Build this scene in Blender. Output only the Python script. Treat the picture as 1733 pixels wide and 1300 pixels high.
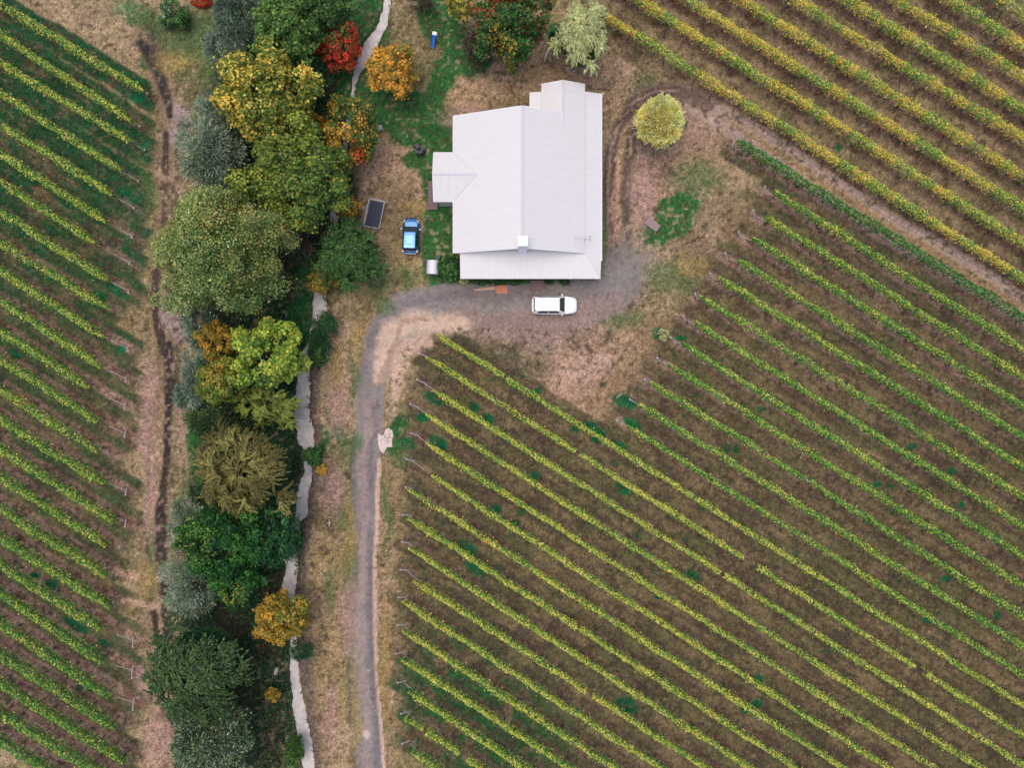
import bpy, bmesh, math
import numpy as np
from math import radians, pi, sin, cos, hypot, atan2
from mathutils import Vector, Matrix

for o in list(bpy.data.objects):
    bpy.data.objects.remove(o)

# ------------------------------------------------------------------ camera, world, sun, exposure
H = 70.0          # camera height in metres
MPP = 0.06        # metres on the ground per pixel of the 1733 px wide photograph
scene = bpy.context.scene
cam_d = bpy.data.cameras.new("camera")
cam = bpy.data.objects.new("camera", cam_d)
scene.collection.objects.link(cam)
cam.location = (0, 0, H)
cam.rotation_euler = (0, 0, 0)
cam_d.sensor_fit = 'HORIZONTAL'
cam_d.sensor_width = 36.0
cam_d.lens = 36.0 * H / (1733 * MPP)
cam_d.clip_start = 0.5
cam_d.clip_end = 6000
scene.camera = cam

SUN_EL, SUN_AZ = radians(80), radians(-50)      # light comes from the upper left of the picture
w = bpy.data.worlds.new("World")
scene.world = w
w.use_nodes = True
nt = w.node_tree
bg = nt.nodes['Background']
sky = nt.nodes.new('ShaderNodeTexSky')
sky.sky_type = 'NISHITA'
sky.sun_disc = False
sky.sun_elevation = SUN_EL
sky.sun_rotation = SUN_AZ
sky.air_density = 0.7
sky.dust_density = 3.0
sky.ozone_density = 0.6
nt.links.new(sky.outputs[0], bg.inputs[0])
bg.inputs[1].default_value = 0.15
sd = bpy.data.lights.new("sun", 'SUN')
sd.energy = 0.9
sd.angle = radians(60)
sd.color = (1.0, 0.955, 0.85)
so = bpy.data.objects.new("sun", sd)
scene.collection.objects.link(so)
so.rotation_euler = (pi/2 - SUN_EL, 0, -SUN_AZ + pi)
sv = Vector((sin(SUN_AZ)*cos(SUN_EL), cos(SUN_AZ)*cos(SUN_EL), sin(SUN_EL)))
so.rotation_euler = (-sv).to_track_quat('-Z', 'Y').to_euler()
scene.view_settings.view_transform = 'Standard'
scene.view_settings.look = 'None'
scene.view_settings.gamma = 1.0
scene.view_settings.exposure = 0.40

# ------------------------------------------------------------------ helpers
col = scene.collection
rg = np.random.default_rng(7)

def lin(c):
    c = np.asarray(c, float) / 255.0
    return np.where(c <= 0.04045, c / 12.92, ((c + 0.055) / 1.055) ** 2.4)

def P(px, py, z=0.0):
    s = MPP * (H - z) / H
    return ((px - 866.5) * s, (650 - py) * s, z)

def tag(o, label=None, cat=None, group=None, kind=None):
    if label: o['label'] = label
    if cat: o['category'] = cat
    if group: o['group'] = group
    if kind: o['kind'] = kind
    return o

def empty(name, loc, label, cat, group=None, rz=0.0):
    o = bpy.data.objects.new(name, None)
    o.empty_display_size = 0.3
    col.objects.link(o)
    o.location = loc
    o.rotation_euler = (0, 0, rz)
    return tag(o, label, cat, group)

def link(name, me, parent=None, loc=None):
    o = bpy.data.objects.new(name, me)
    col.objects.link(o)
    if parent is not None: o.parent = parent
    if loc is not None: o.location = loc
    return o

def npmesh(name, V, F, mat=None, C=None, smooth=False):
    """V (N,3), F (M,k) faces of equal size, C (N,3|4) linear colours per vertex"""
    V = np.asarray(V, np.float32); F = np.asarray(F, np.int32)
    me = bpy.data.meshes.new(name)
    me.vertices.add(len(V)); me.vertices.foreach_set('co', V.ravel())
    k = F.shape[1]
    me.loops.add(F.size); me.loops.foreach_set('vertex_index', F.ravel())
    me.polygons.add(len(F)); me.polygons.foreach_set('loop_start', np.arange(0, F.size, k, dtype=np.int32))
    me.update(calc_edges=True)
    if smooth: me.polygons.foreach_set('use_smooth', np.ones(len(F), bool))
    if C is not None:
        C = np.asarray(C, np.float32)
        if C.shape[1] == 3: C = np.concatenate([C, np.ones((len(C), 1), np.float32)], 1)
        a = me.color_attributes.new('Col', 'FLOAT_COLOR', 'POINT')
        a.data.foreach_set('color', C.ravel())
    if mat: me.materials.append(mat)
    return me

# value noise -------------------------------------------------------
_T = np.random.default_rng(99).random((256, 256))
def vn(x, y, s, seed=0):
    x = np.asarray(x) / s + seed * 17.31; y = np.asarray(y) / s + seed * 9.77
    ix = np.floor(x).astype(int); iy = np.floor(y).astype(int)
    fx = x - ix; fy = y - iy
    fx = fx * fx * (3 - 2 * fx); fy = fy * fy * (3 - 2 * fy)
    ix = (ix + seed * 31) & 255; iy = (iy + seed * 57) & 255
    jx = (ix + 1) & 255; jy = (iy + 1) & 255
    return (_T[ix, iy] * (1 - fx) + _T[jx, iy] * fx) * (1 - fy) + (_T[ix, jy] * (1 - fx) + _T[jx, jy] * fx) * fy
def fbm(x, y, s, seed=0, o=4):
    t = 0; a = 1; n = 0
    for i in range(o):
        t = t + a * vn(x, y, s / 2 ** i, seed + i * 3); n += a; a *= 0.6
    return t / n
def sstep(a, b, x):
    t = np.clip((x - a) / (b - a), 0, 1)
    return t * t * (3 - 2 * t)

# materials ---------------------------------------------------------
def newmat(name):
    m = bpy.data.materials.new(name); m.use_nodes = True
    return m, m.node_tree.nodes, m.node_tree.links, m.node_tree.nodes['Principled BSDF']

def plain(name, rgb, rough=0.6, metal=0.0, var=0.15, scale=3.0, bump=0.0, spec=0.5, coat=0.0):
    m, N, L, b = newmat(name)
    c = lin(rgb)
    tc = N.new('ShaderNodeTexCoord'); no = N.new('ShaderNodeTexNoise')
    no.inputs['Scale'].default_value = scale; no.inputs['Detail'].default_value = 5
    L.new(tc.outputs['Object'], no.inputs['Vector'])
    mx = N.new('ShaderNodeMix'); mx.data_type = 'RGBA'
    mx.inputs[6].default_value = (*(c * (1 - var)), 1); mx.inputs[7].default_value = (*np.minimum(c * (1 + var), 1), 1)
    L.new(no.outputs['Fac'], mx.inputs[0]); L.new(mx.outputs[2], b.inputs['Base Color'])
    b.inputs['Roughness'].default_value = rough; b.inputs['Metallic'].default_value = metal
    b.inputs['Specular IOR Level'].default_value = spec
    b.inputs['Coat Weight'].default_value = coat
    if bump:
        bp = N.new('ShaderNodeBump'); bp.inputs['Strength'].default_value = bump; bp.inputs['Distance'].default_value = 0.05
        L.new(no.outputs['Fac'], bp.inputs['Height']); L.new(bp.outputs[0], b.inputs['Normal'])
    return m

def leafmat(name, transl=0.3):
    m, N, L, b = newmat(name)
    at = N.new('ShaderNodeAttribute'); at.attribute_name = 'Col'
    L.new(at.outputs['Color'], b.inputs['Base Color'])
    b.inputs['Roughness'].default_value = 0.6
    b.inputs['Specular IOR Level'].default_value = 0.25
    tr = N.new('ShaderNodeBsdfTranslucent'); L.new(at.outputs['Color'], tr.inputs['Color'])
    mx = N.new('ShaderNodeMixShader'); mx.inputs[0].default_value = transl
    L.new(b.outputs[0], mx.inputs[1]); L.new(tr.outputs[0], mx.inputs[2])
    L.new(mx.outputs[0], N['Material Output'].inputs['Surface'])
    return m

def groundmat(name, g1=0.45, g2=0.75, bump=0.6):
    m, N, L, b = newmat(name)
    at = N.new('ShaderNodeAttribute'); at.attribute_name = 'Col'
    tc = N.new('ShaderNodeTexCoord')
    def noise(s, d, r=0.6):
        n = N.new('ShaderNodeTexNoise'); n.inputs['Scale'].default_value = s; n.inputs['Detail'].default_value = d
        n.inputs['Roughness'].default_value = r; L.new(tc.outputs['Object'], n.inputs['Vector']); return n
    def rng_(src, a, b_, c, d):
        r = N.new('ShaderNodeMapRange'); r.inputs[1].default_value = a; r.inputs[2].default_value = b_
        r.inputs[3].default_value = c; r.inputs[4].default_value = d; L.new(src, r.inputs[0]); return r.outputs[0]
    def math_(op, a, b_):
        n = N.new('ShaderNodeMath'); n.operation = op
        for i, q in enumerate((a, b_)):
            if isinstance(q, (int, float)): n.inputs[i].default_value = q
            else: L.new(q, n.inputs[i])
        return n.outputs[0]
    n1 = noise(1.6, 8, 0.75); n2 = noise(7.0, 5, 0.8); n3 = noise(3.2, 6, 0.7)
    # grain multiplier around 1; strength follows the attribute alpha (rough turf 1, gravel lower)
    f = math_('MULTIPLY', rng_(n1.outputs['Fac'], 0.32, 0.68, 1 - g1, 1 + g1), rng_(n2.outputs['Fac'], 0.3, 0.7, 1 - g2, 1 + g2))
    f = math_('SUBTRACT', f, 1.0); f = math_('MULTIPLY', f, at.outputs['Alpha']); f = math_('ADD', f, 1.0)
    f = math_('MAXIMUM', f, 0.22)
    hs = N.new('ShaderNodeHueSaturation')
    L.new(at.outputs['Color'], hs.inputs['Color']); L.new(f, hs.inputs['Value'])
    L.new(rng_(n3.outputs['Fac'], 0.3, 0.7, 0.475, 0.53), hs.inputs['Hue'])
    L.new(hs.outputs[0], b.inputs['Base Color'])
    b.inputs['Roughness'].default_value = 0.92; b.inputs['Specular IOR Level'].default_value = 0.15
    bp = N.new('ShaderNodeBump'); bp.inputs['Strength'].default_value = bump; bp.inputs['Distance'].default_value = 0.08
    L.new(n2.outputs['Fac'], bp.inputs['Height']); L.new(bp.outputs[0], b.inputs['Normal'])
    return m

M_LEAF = leafmat('leaf', .3)
M_GROUND = groundmat('turf')
M_GRAVEL = groundmat('gravel', 0.3, 0.45, 0.3)
M_WOOD = plain('weathered_wood', (204, 194, 188), 0.85, var=0.25, scale=12)
M_BARK = plain('bark', (96, 78, 64), 0.9, var=0.35, scale=8, bump=0.5)
M_VBARK = plain('vine_bark', (70, 52, 46), 0.9, var=0.3, scale=10)
M_STEEL = plain('galvanised_steel', (196, 198, 205), 0.4, 0.7, 0.08)
M_WIRE = plain('wire', (110, 106, 104), 0.5, 0.6, 0.05)

# geometry helpers --------------------------------------------------
def tube(pts, radii, seg=6):
    """closed tapered tube through pts -> V, F(quads)"""
    pts = [Vector(p) for p in pts]
    V = []; F = []
    n = len(pts)
    for i, p in enumerate(pts):
        t = (pts[min(i + 1, n - 1)] - pts[max(i - 1, 0)]).normalized()
        a = t.orthogonal().normalized(); b = t.cross(a)
        for k in range(seg):
            th = 2 * pi * k / seg
            V.append(p + (a * cos(th) + b * sin(th)) * radii[i])
    for i in range(n - 1):
        for k in range(seg):
            k2 = (k + 1) % seg
            F.append((i * seg + k, i * seg + k2, (i + 1) * seg + k2, (i + 1) * seg + k))
    for e in (0, n - 1):
        c = len(V); V.append(pts[e])
        for k in range(seg):
            k2 = (k + 1) % seg
            F.append((e * seg + k, e * seg + k2, c, c))
    return [tuple(v) for v in V], F

class MB:
    """collects shapes into one mesh"""
    def __init__(s): s.V = []; s.F = []
    def add(s, V, F):
        n = len(s.V); s.V += [tuple(v) for v in V]; s.F += [tuple(i + n for i in f) for f in F]; return s
    def box(s, c, d, rz=0.0, top=1.0):
        x, y, z = [q / 2 for q in d]
        V = []
        for sz, k in ((-z, 1.0), (z, top)):
            for sx, sy in ((-x, -y), (x, -y), (x, y), (-x, y)):
                a, b = sx * k, sy * k
                V.append((c[0] + a * cos(rz) - b * sin(rz), c[1] + a * sin(rz) + b * cos(rz), c[2] + sz))
        return s.add(V, [(3, 2, 1, 0), (4, 5, 6, 7), (0, 1, 5, 4), (1, 2, 6, 5), (2, 3, 7, 6), (3, 0, 4, 7)])
    def tube(s, pts, radii, seg=6):
        if isinstance(radii, (int, float)): radii = [radii] * len(pts)
        V, F = tube(pts, radii, seg); return s.add(V, F)
    def slab(s, poly, th):
        """polygon (list of 3D pts, seen from above ccw) thickened downward"""
        n = len(poly)
        V = list(poly) + [(p[0], p[1], p[2] - th) for p in poly]
        F = [tuple(range(n)), tuple(range(2 * n - 1, n - 1, -1))]
        for i in range(n):
            j = (i + 1) % n; F.append((i, i + n, j + n, j))
        return s.add(V, F)
    def lathe(s, prof, c=(0, 0, 0), seg=20, axis='z'):
        V = []; F = []
        for r, h in prof:
            for k in range(seg):
                t = 2 * pi * k / seg
                if axis == 'z': V.append((c[0] + r * cos(t), c[1] + r * sin(t), c[2] + h))
                else: V.append((c[0] + r * cos(t), c[1] + h, c[2] + r * sin(t)))
        for i in range(len(prof) - 1):
            for k in range(seg):
                k2 = (k + 1) % seg
                F.append((i * seg + k, i * seg + k2, (i + 1) * seg + k2, (i + 1) * seg + k))
        F.append(tuple(range(seg - 1, -1, -1))); F.append(tuple((len(prof) - 1) * seg + k for k in range(seg)))
        return s.add(V, F)
    def build(s, name, mat, parent=None, bevel=0.0, smooth=False, loc=None):
        me = bpy.data.meshes.new(name)
        F = [tuple(dict.fromkeys(f)) for f in s.F]
        me.from_pydata(s.V, [], F); me.materials.append(mat)
        bm = bmesh.new(); bm.from_mesh(me)
        if bevel: bmesh.ops.bevel(bm, geom=list(bm.edges), offset=bevel, segments=2, affect='EDGES', clamp_overlap=True)
        bmesh.ops.recalc_face_normals(bm, faces=bm.faces); bm.to_mesh(me); bm.free()
        if smooth: me.polygons.foreach_set('use_smooth', np.ones(len(me.polygons), bool))
        return link(name, me, parent, loc)

def norm(a): return a / np.maximum(np.linalg.norm(a, axis=1, keepdims=True), 1e-6)

def leaves(Pc, D, Nn, L, W, C):
    """kite shaped leaves: centres, long direction, normal, length, width, colour"""
    D = norm(D); S = norm(np.cross(D, Nn)); Nn = np.cross(S, D)
    L = np.asarray(L).reshape(-1, 1); W = np.asarray(W).reshape(-1, 1)
    b = Pc - D * L / 2; t = Pc + D * L / 2
    s1 = Pc - D * L * .08 + S * W / 2 + Nn * W * .18; s2 = Pc - D * L * .08 - S * W / 2 + Nn * W * .18
    V = np.stack([b, s1, t, s2], 1).reshape(-1, 3)
    F = np.arange(len(V)).reshape(-1, 4)
    return V, F, np.repeat(C, 4, 0)

def ordinal(n):
    o = ['first', 'second', 'third', 'fourth', 'fifth', 'sixth', 'seventh', 'eighth', 'ninth', 'tenth', 'eleventh', 'twelfth',
         'thirteenth', 'fourteenth', 'fifteenth', 'sixteenth', 'seventeenth', 'eighteenth', 'nineteenth', 'twentieth']
    if n <= 20: return o[n - 1]
    return 'twenty-' + o[n - 21]

# ------------------------------------------------------------------ where the vine rows stand
ZC = 1.75    # canopy height the photograph's row lines were read at
ROWS = []    # dicts: block, index, a, b (ground xy of the leafy part), stake (ground xy), wide, style
def W2(px, py, z=ZC):
    q = P(px, py, z); return np.array(q[:2])

R_START = {-6: (1248, 240), -5: (1311, 321), -4: (1297, 369), -3: (1274, 405), -2: (1249, 440), -1: (1216, 465), 0: (1184, 497),
           1: (1176, 541), 2: (1155, 584), 3: (1130, 612), 4: (1100, 646), 5: (1081, 681), 6: (1060, 724), 7: (737, 569),
           8: (721, 609), 9: (732, 661), 10: (720, 702), 11: (721, 757), 12: (730, 811), 13: (690, 837), 14: (690, 886),
           15: (692, 936), 16: (700, 989), 17: (681, 1026), 18: (682, 1075), 19: (680, 1116), 20: (690, 1172), 21: (685, 1222), 22: (697, 1279)}
R_STAKE = {-6: (1240, 243), -5: (1290, 321), -4: (1272, 358), -3: (1246, 396), -2: (1225, 430), -1: (1200, 463), 0: (1178, 492),
           1: (1155, 534), 2: (1134, 570), 3: (1112, 604), 4: (1090, 642), 5: (1068, 671), 6: (1043, 710), 7: (733, 565),
           8: (713, 602), 9: (710, 645), 10: (696, 690), 11: (697, 737), 12: (689, 782), 13: (688, 829), 14: (684, 873),
           15: (681, 921), 16: (678, 968), 17: (676, 1011), 18: (674, 1059), 19: (672, 1105), 20: (674, 1154), 21: (680, 1205), 22: (682, 1255)}
R_Y1300 = {-6: 270, -5: 316, -4: 369, -3: 419, -2: 471, -1: 521}
for k in range(-6, 23):
    y13 = R_Y1300.get(k, 572 + 49.9 * k)
    s = 0.621 if k < 0 else 0.622 + 0.0016 * k
    if k == -6: s = 0.617
    if k == -5: s = 0.635
    x0 = R_START[k][0]; y0 = y13 + s * (x0 - 1300)
    x1 = min(1860, 1300 + (1400 - y13) / s); y1 = y13 + s * (x1 - 1300)
    ROWS.append(dict(block='R', k=k, a=W2(x0, y0), b=W2(x1, y1), stake=R_STAKE[k]))
L_Y0 = [6, 59, 107, 157, 209, 260, 308, 358, 411, 460, 509, 561, 609, 659, 711, 761, 808, 862, 912, 957, 1007, 1057, 1109, 1160, 1208, 1257]
L_END = [(245, 155), (225, 206), (223, 240), (206, 289), (192, 331), (182, 376), (163, 412), (183, 475), (182, 522), (178, 572), (173, 622),
         (151, 656), (167, 714), (168, 765), (178, 819), (194, 883), (181, 925), (181, 974), (188, 1028), (173, 1066), (175, 1120), (186, 1180),
         (194, 1232), (211, 1290), (219, 1342), (222, 1390)]
L_STAKE = [(254, 168), (250, 219), (253, 268), (246, 313), (238, 359), (236, 406), (231, 451), (230, 498), (199, 530), (227, 596), (227, 643), (223, 692),
           (222, 740), (191, 776), (223, 837), (223, 888), (195, 926), (197, 975), (198, 1024), (230, 1096), (232, 1142), (232, 1198), (212, 1232),
           (218, 1286), (226, 1345), (228, 1400)]
for i in range(26):
    ex, ey = L_END[i]; s = (ey - L_Y0[i]) / ex
    ROWS.append(dict(block='L', k=i, a=W2(ex, ey), b=W2(-130, L_Y0[i] - 130 * s), stake=L_STAKE[i]))
T_ = [(197.5, .63, 1020), (135, .634, None), (81, .622, None), (25, .627, None), (-30, .606, None), (-87, .622, None), (-137, .61, None), (-205, .647, None), (-260, .65, None)]
for i, (y13, s, sx) in enumerate(T_):
    xs = sx if sx else 1300 + (-85 - y13) / s
    x0 = xs; y0 = y13 + s * (x0 - 1300); x1 = 1860
    ROWS.append(dict(block='T', k=i, a=W2(x0, y0), b=W2(x1, y13 + s * (x1 - 1300)), stake=None))

# ------------------------------------------------------------------ ground: one sheet, its covers painted by what grows there
def axis(lo, hi, step, far):
    core = np.arange(lo, hi + step / 2, step)
    g = []; d = step; x = hi
    while x < far: d *= 1.35; x += d; g.append(x)
    g = np.array(g)
    return np.concatenate([(lo - (g - hi))[::-1], core, g])
STEP = 0.15
gx = axis(-57, 57, STEP, 1600); gy = axis(-44, 44, STEP, 1600)
X, Y = np.meshgrid(gx, gy, indexing='ij')
nx, ny = X.shape
Un, Vn = 866.5 + X / MPP, 650 - Y / MPP
wx = (fbm(X, Y, 3.0, 1) - .5) * 26 + (fbm(X, Y, .5, 2, 2) - .5) * 10
wy = (fbm(X, Y, 3.0, 5) - .5) * 26 + (fbm(X, Y, .5, 6, 2) - .5) * 10
U, V_ = Un + wx, Vn + wy                      # ragged coordinates
Us, Vs = Un + wx * .25, Vn + wy * .25         # slightly ragged
n_big = fbm(X, Y, 9, 11); n_mid = fbm(X, Y, 2.2, 12); n_sm = fbm(X, Y, .7, 13, 3); n_ti = vn(X, Y, .22, 14); n_ed = .6 * n_sm + .4 * n_ti

C = np.zeros((nx, ny, 3)); GR = np.ones((nx, ny))
def mixc(c, m, grain=None, var=0.0, sharp=0.0):
    global C, GR
    m = np.clip(m, 0, 1)
    m = np.clip(m * (1 + (n_ed - .5) * 1.3 * (1 - m ** 4)), 0, 1)
    if sharp: m = sstep(.5 - .5 / sharp, .5 + .5 / sharp, m + (n_sm - .5) * .9 * (m > .01) * (m < .99))
    cc = lin(c)
    m3 = m[..., None]
    C = C * (1 - m3) + (cc * (1 + var * (n_mid[..., None] - .5))) * m3
    if grain is not None: GR = GR * (1 - m) + grain * m
def ell(u, v, ru, rv=None, ang=0, soft=.35, rag=1):
    rv = rv or ru
    A, B = (U, V_) if rag else (Us, Vs)
    du, dv = A - u, B - v; a = radians(ang)
    p = (du * cos(a) + dv * sin(a)) / ru; q = (-du * sin(a) + dv * cos(a)) / rv
    return 1 - sstep(1 - soft, 1 + soft, np.sqrt(p * p + q * q))
def noroadm(): return (1 - np.clip(m_drv, 0, 1) * .75)
def pdist(pts, A, B):
    """distance (px) to a polyline of (u, v, half width); returns distance and local half width"""
    best = np.full(A.shape, 1e9); wd = np.ones(A.shape)
    for (a, b) in zip(pts[:-1], pts[1:]):
        dx, dy = b[0] - a[0], b[1] - a[1]; l2 = dx * dx + dy * dy
        t = np.clip(((A - a[0]) * dx + (B - a[1]) * dy) / l2, 0, 1)
        d = np.hypot(A - a[0] - t * dx, B - a[1] - t * dy)
        ww = a[2] + (b[2] - a[2]) * t
        k = d < best; best = np.where(k, d, best); wd = np.where(k, ww, wd)
    return best, wd
def stroke(pts, soft=.4, rag=1, wk=1.0):
    A, B = (U, V_) if rag == 1 else ((Us, Vs) if rag == 0 else (Un, Vn))
    d, ww = pdist(pts, A, B)
    r = d / (ww * wk)
    return 1 - sstep(1 - soft, 1 + soft, r)

DRY, STRAW, BROWN, OLIVE = (162, 137, 108), (136, 120, 84), (112, 93, 70), (100, 100, 66)
LUSH, MUD, GRAVEL, SAND, SOIL = (54, 98, 50), (88, 76, 76), (136, 127, 124), (206, 174, 150), (148, 118, 108)

mixc(STRAW, np.ones_like(X), 1.0, .5)
mixc(DRY, sstep(.44, .58, n_big * .5 + n_mid * .5), 1, .3)
mixc(OLIVE, sstep(.54, .66, fbm(X, Y, 4, 21)), 1, .3)
# area notes: dry ground near the house, mixed grass by the tracks
for (u, v, ru, rv, a, c) in [
        (80, 35, 190, 38, 32, DRY), (150, 20, 120, 30, 30, DRY), (200, 70, 70, 20, 32, DRY), (330, 110, 50, 70, 0, OLIVE), (300, 90, 40, 35, 0, (136, 120, 70)),
        (235, 30, 50, 22, 30, (66, 112, 62)), (300, 50, 70, 40, 0, (90, 100, 66)), (262, 420, 22, 260, 0, STRAW), (225, 640, 40, 260, 0, (140, 118, 84)), (240, 760, 22, 200, 0, DRY),
        (325, 560, 22, 230, 0, DRY), (250, 1200, 40, 120, 0, DRY), (290, 1270, 60, 60, 0, DRY), (250, 960, 30, 60, 0, STRAW),
        (560, 640, 40, 110, 10, DRY), (570, 780, 30, 70, 0, (120, 112, 78)), (560, 950, 36, 90, 0, (148, 124, 86)), (560, 1150, 34, 160, 0, (158, 132, 96)),
        (665, 1000, 24, 330, 0, (150, 124, 92)), (665, 620, 30, 60, 0, DRY), (690, 700, 20, 60, 0, STRAW),
        (665, 290, 55, 80, 0, (176, 142, 118)), (790, 155, 60, 45, 0, (172, 140, 108)), (900, 130, 90, 45, 0, (168, 136, 108)), (1020, 120, 60, 80, 0, (150, 122, 100)),
        (740, 235, 24, 18, 0, DRY), (735, 400, 26, 42, 0, (156, 130, 92)), (665, 350, 40, 50, 0, (130, 112, 84)), (690, 445, 70, 40, 0, (140, 122, 84)), (640, 500, 50, 50, 30, (138, 118, 86)),
        (1110, 300, 80, 90, 0, (152, 122, 104)), (1190, 260, 60, 50, 0, (150, 124, 94)), (1200, 370, 90, 60, 30, (140, 116, 90)), (1180, 440, 60, 50, 0, (130, 106, 84)),
        (1050, 560, 110, 50, 0, (146, 116, 92)), (980, 640, 80, 55, 0, (168, 132, 114)), (880, 560, 120, 34, 0, (148, 122, 110)), (870, 610, 70, 26, 20, (110, 94, 74)), (1120, 520, 60, 40, 0, (138, 116, 84)),
        (1040, 660, 60, 60, 30, (146, 116, 90)), (700, 60, 60, 60, 0, (122, 110, 76))]:
    mixc(c, ell(u, v, ru, rv, a, .45) * .85, 1, .35)
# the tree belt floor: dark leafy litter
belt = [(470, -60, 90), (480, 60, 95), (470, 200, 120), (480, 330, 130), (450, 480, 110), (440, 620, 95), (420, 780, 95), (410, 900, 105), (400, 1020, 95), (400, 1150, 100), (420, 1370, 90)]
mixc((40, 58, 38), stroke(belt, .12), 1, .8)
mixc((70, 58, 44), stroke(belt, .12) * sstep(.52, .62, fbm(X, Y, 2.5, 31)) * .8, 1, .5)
# lawn near the house
for (u, v, ru, rv, a) in [(690, 180, 75, 26, 25), (720, 215, 34, 26, 0), (760, 110, 18, 60, 25), (590, 45, 55, 75, 0), (592, 130, 20, 50, 0), (640, 190, 40, 25, 0), (745, 350, 25, 120, 0),
                          (760, 455, 30, 28, 0), (740, 30, 25, 50, -30), (700, 205, 45, 34, 0), (1150, 365, 24, 34, 25), (1112, 392, 20, 20, 0), (960, 60, 30, 20, 0), (800, 95, 26, 26, 0),
                          (715, 270, 26, 16, 0), (880, 479, 110, 8, 0), (331, 745, 9, 24, 0), (335, 800, 8, 28, 0), (548, 745, 7, 22, 0), (575, 735, 7, 24, -20), (520, 520, 18, 70, 0),
                          (250, 105, 16, 10, 0), (1130, 350, 20, 10, -20), (672, 735, 20, 30, 20), (500, 1270, 14, 34, 0)]:
    mixc(LUSH, sstep(.08, .75, ell(u, v, ru * 1.22, rv * 1.22, a, .4)), .9, .7)
mixc((48, 74, 60), ell(870, 605, 45, 14, 20, .5) * .3, 1)

# vineyard turf and the bare strips under the vines
vine = np.zeros_like(X); strip = np.zeros_like(X); blk = {b: np.zeros_like(X) for b in 'RLT'}
for r in ROWS:
    a, b = r['a'], r['b']
    st = np.array(P(*r['stake'])[:2]) if r['stake'] else a
    d = (b - a) / np.linalg.norm(b - a)
    r['dir'] = d
    t0 = min(0, float((st - a) @ d)) - .3; r['t0'] = t0; Lr = np.linalg.norm(b - a); r['len'] = Lr
    tx = (X - a[0]) * d[0] + (Y - a[1]) * d[1]; pd = (X - a[0]) * -d[1] + (Y - a[1]) * d[0]
    pdw = np.abs(pd + (n_sm - .5) * .35 + (n_mid - .5) * .15)
    along = sstep(t0 - 1.2, t0 + .6, tx + (n_mid - .5) * 2) * (tx < Lr + 2)
    reach = 1.35 if r['block'] != 'T' else 1.8
    near = 1 - sstep(reach * .85, reach * 1.15, np.abs(pd + (n_mid - .5) * .8))
    vine = np.maximum(vine, near * along)
    blk[r['block']] = np.maximum(blk[r['block']], near * along)
    wst = .46 if r['block'] != 'T' else .5
    if r['block'] == 'R' and r['k'] > 6: wst = .36
    if r['block'] == 'L' and r['k'] < 8: wst = .34
    strip = np.maximum(strip, (1 - sstep(wst * .6, wst * 1.5, pdw)) * along)
al_ = X * .85 - Y * .53; ac_ = X * .53 + Y * .85
st1 = fbm(al_ / 6, ac_, .55, 63); st2 = fbm(al_ / 9, ac_, .9, 64); st3 = fbm(al_ / 4, ac_, .5, 65)
nv = fbm(X, Y, 3.0, 41)
mixc((114, 97, 72), vine * .95, .9, .4)
mixc((90, 88, 58), vine * sstep(.44, .60, nv * .5 + st2 * .5) * .85, .9, .4)
mixc((132, 110, 82), vine * sstep(.52, .66, fbm(X, Y, 2.0, 43) * .5 + st3 * .5) * .6, .9, .3)
mixc((78, 66, 54), vine * sstep(.54, .64, st1) * .7, .9, .3)
mixc((82, 66, 56), vine * sstep(.56, .64, fbm(X, Y, 1.2, 45)) * .5, .9, .3)
mixc((146, 122, 95), blk['T'] * sstep(.32, .55, fbm(X, Y, 2.6, 46)) * .85, .9, .4)
mixc((118, 104, 72), blk['T'] * sstep(.5, .6, fbm(X, Y, 1.6, 47)) * .5, .9, .4)
# greener sward in the left field and the bottom middle
gl = np.clip(1.1 - (Vn - 120) / 1000, .4, 1.1) * blk['L'] * (Un < 262)
mixc((44, 78, 46), 1.15 * gl * sstep(.34, .52, fbm(X * 1, Y * 1, 2.4, 51) * .5 + st2 * .5) * .95, .9, .6)
mixc((34, 84, 50), gl * sstep(.46, .58, fbm(X, Y, 1.8, 52) * .5 + st1 * .5) * .8, .9, .5)
gb = ell(790, 1220, 190, 120, 32, .5) * blk['R']
mixc((40, 86, 46), gb * sstep(.36, .52, fbm(X, Y, 2.0, 53)) * .95, .9, .5)
gt = blk['R'] * ell(1420, 400, 300, 60, 32, .5)
mixc((70, 80, 52), gt * sstep(.45, .6, fbm(X, Y, 1.8, 54)) * .6, .9, .4)
mixc((150, 121, 104), strip * blk['R'] * (.34 + .7 * sstep(1000, 600, Vn) * (Un > 1000)) * (.75 + .4 * n_mid), .8, .3)
mixc((70, 58, 46), np.clip(vine - strip, 0, 1) * sstep(.03, .3, strip) * .6 * (1 - .6 * blk['T']), .9)
mixc((148, 119, 102), strip * blk['L'] * np.clip((Vn - 200) / 400, .35, 1.1), .8, .3)
mixc((112, 82, 72), strip * blk['T'] * .7 * sstep(.35, .6, n_mid), .9, .3)
mixc((104, 66, 54), strip * sstep(.56, .66, fbm(X, Y, 1.4, 57)) * .6, .9, .3)
mixc((72, 56, 50), sstep(.6, .68, fbm(X, Y, 1.0, 58)) * vine * .55, .9, .3)
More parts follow.
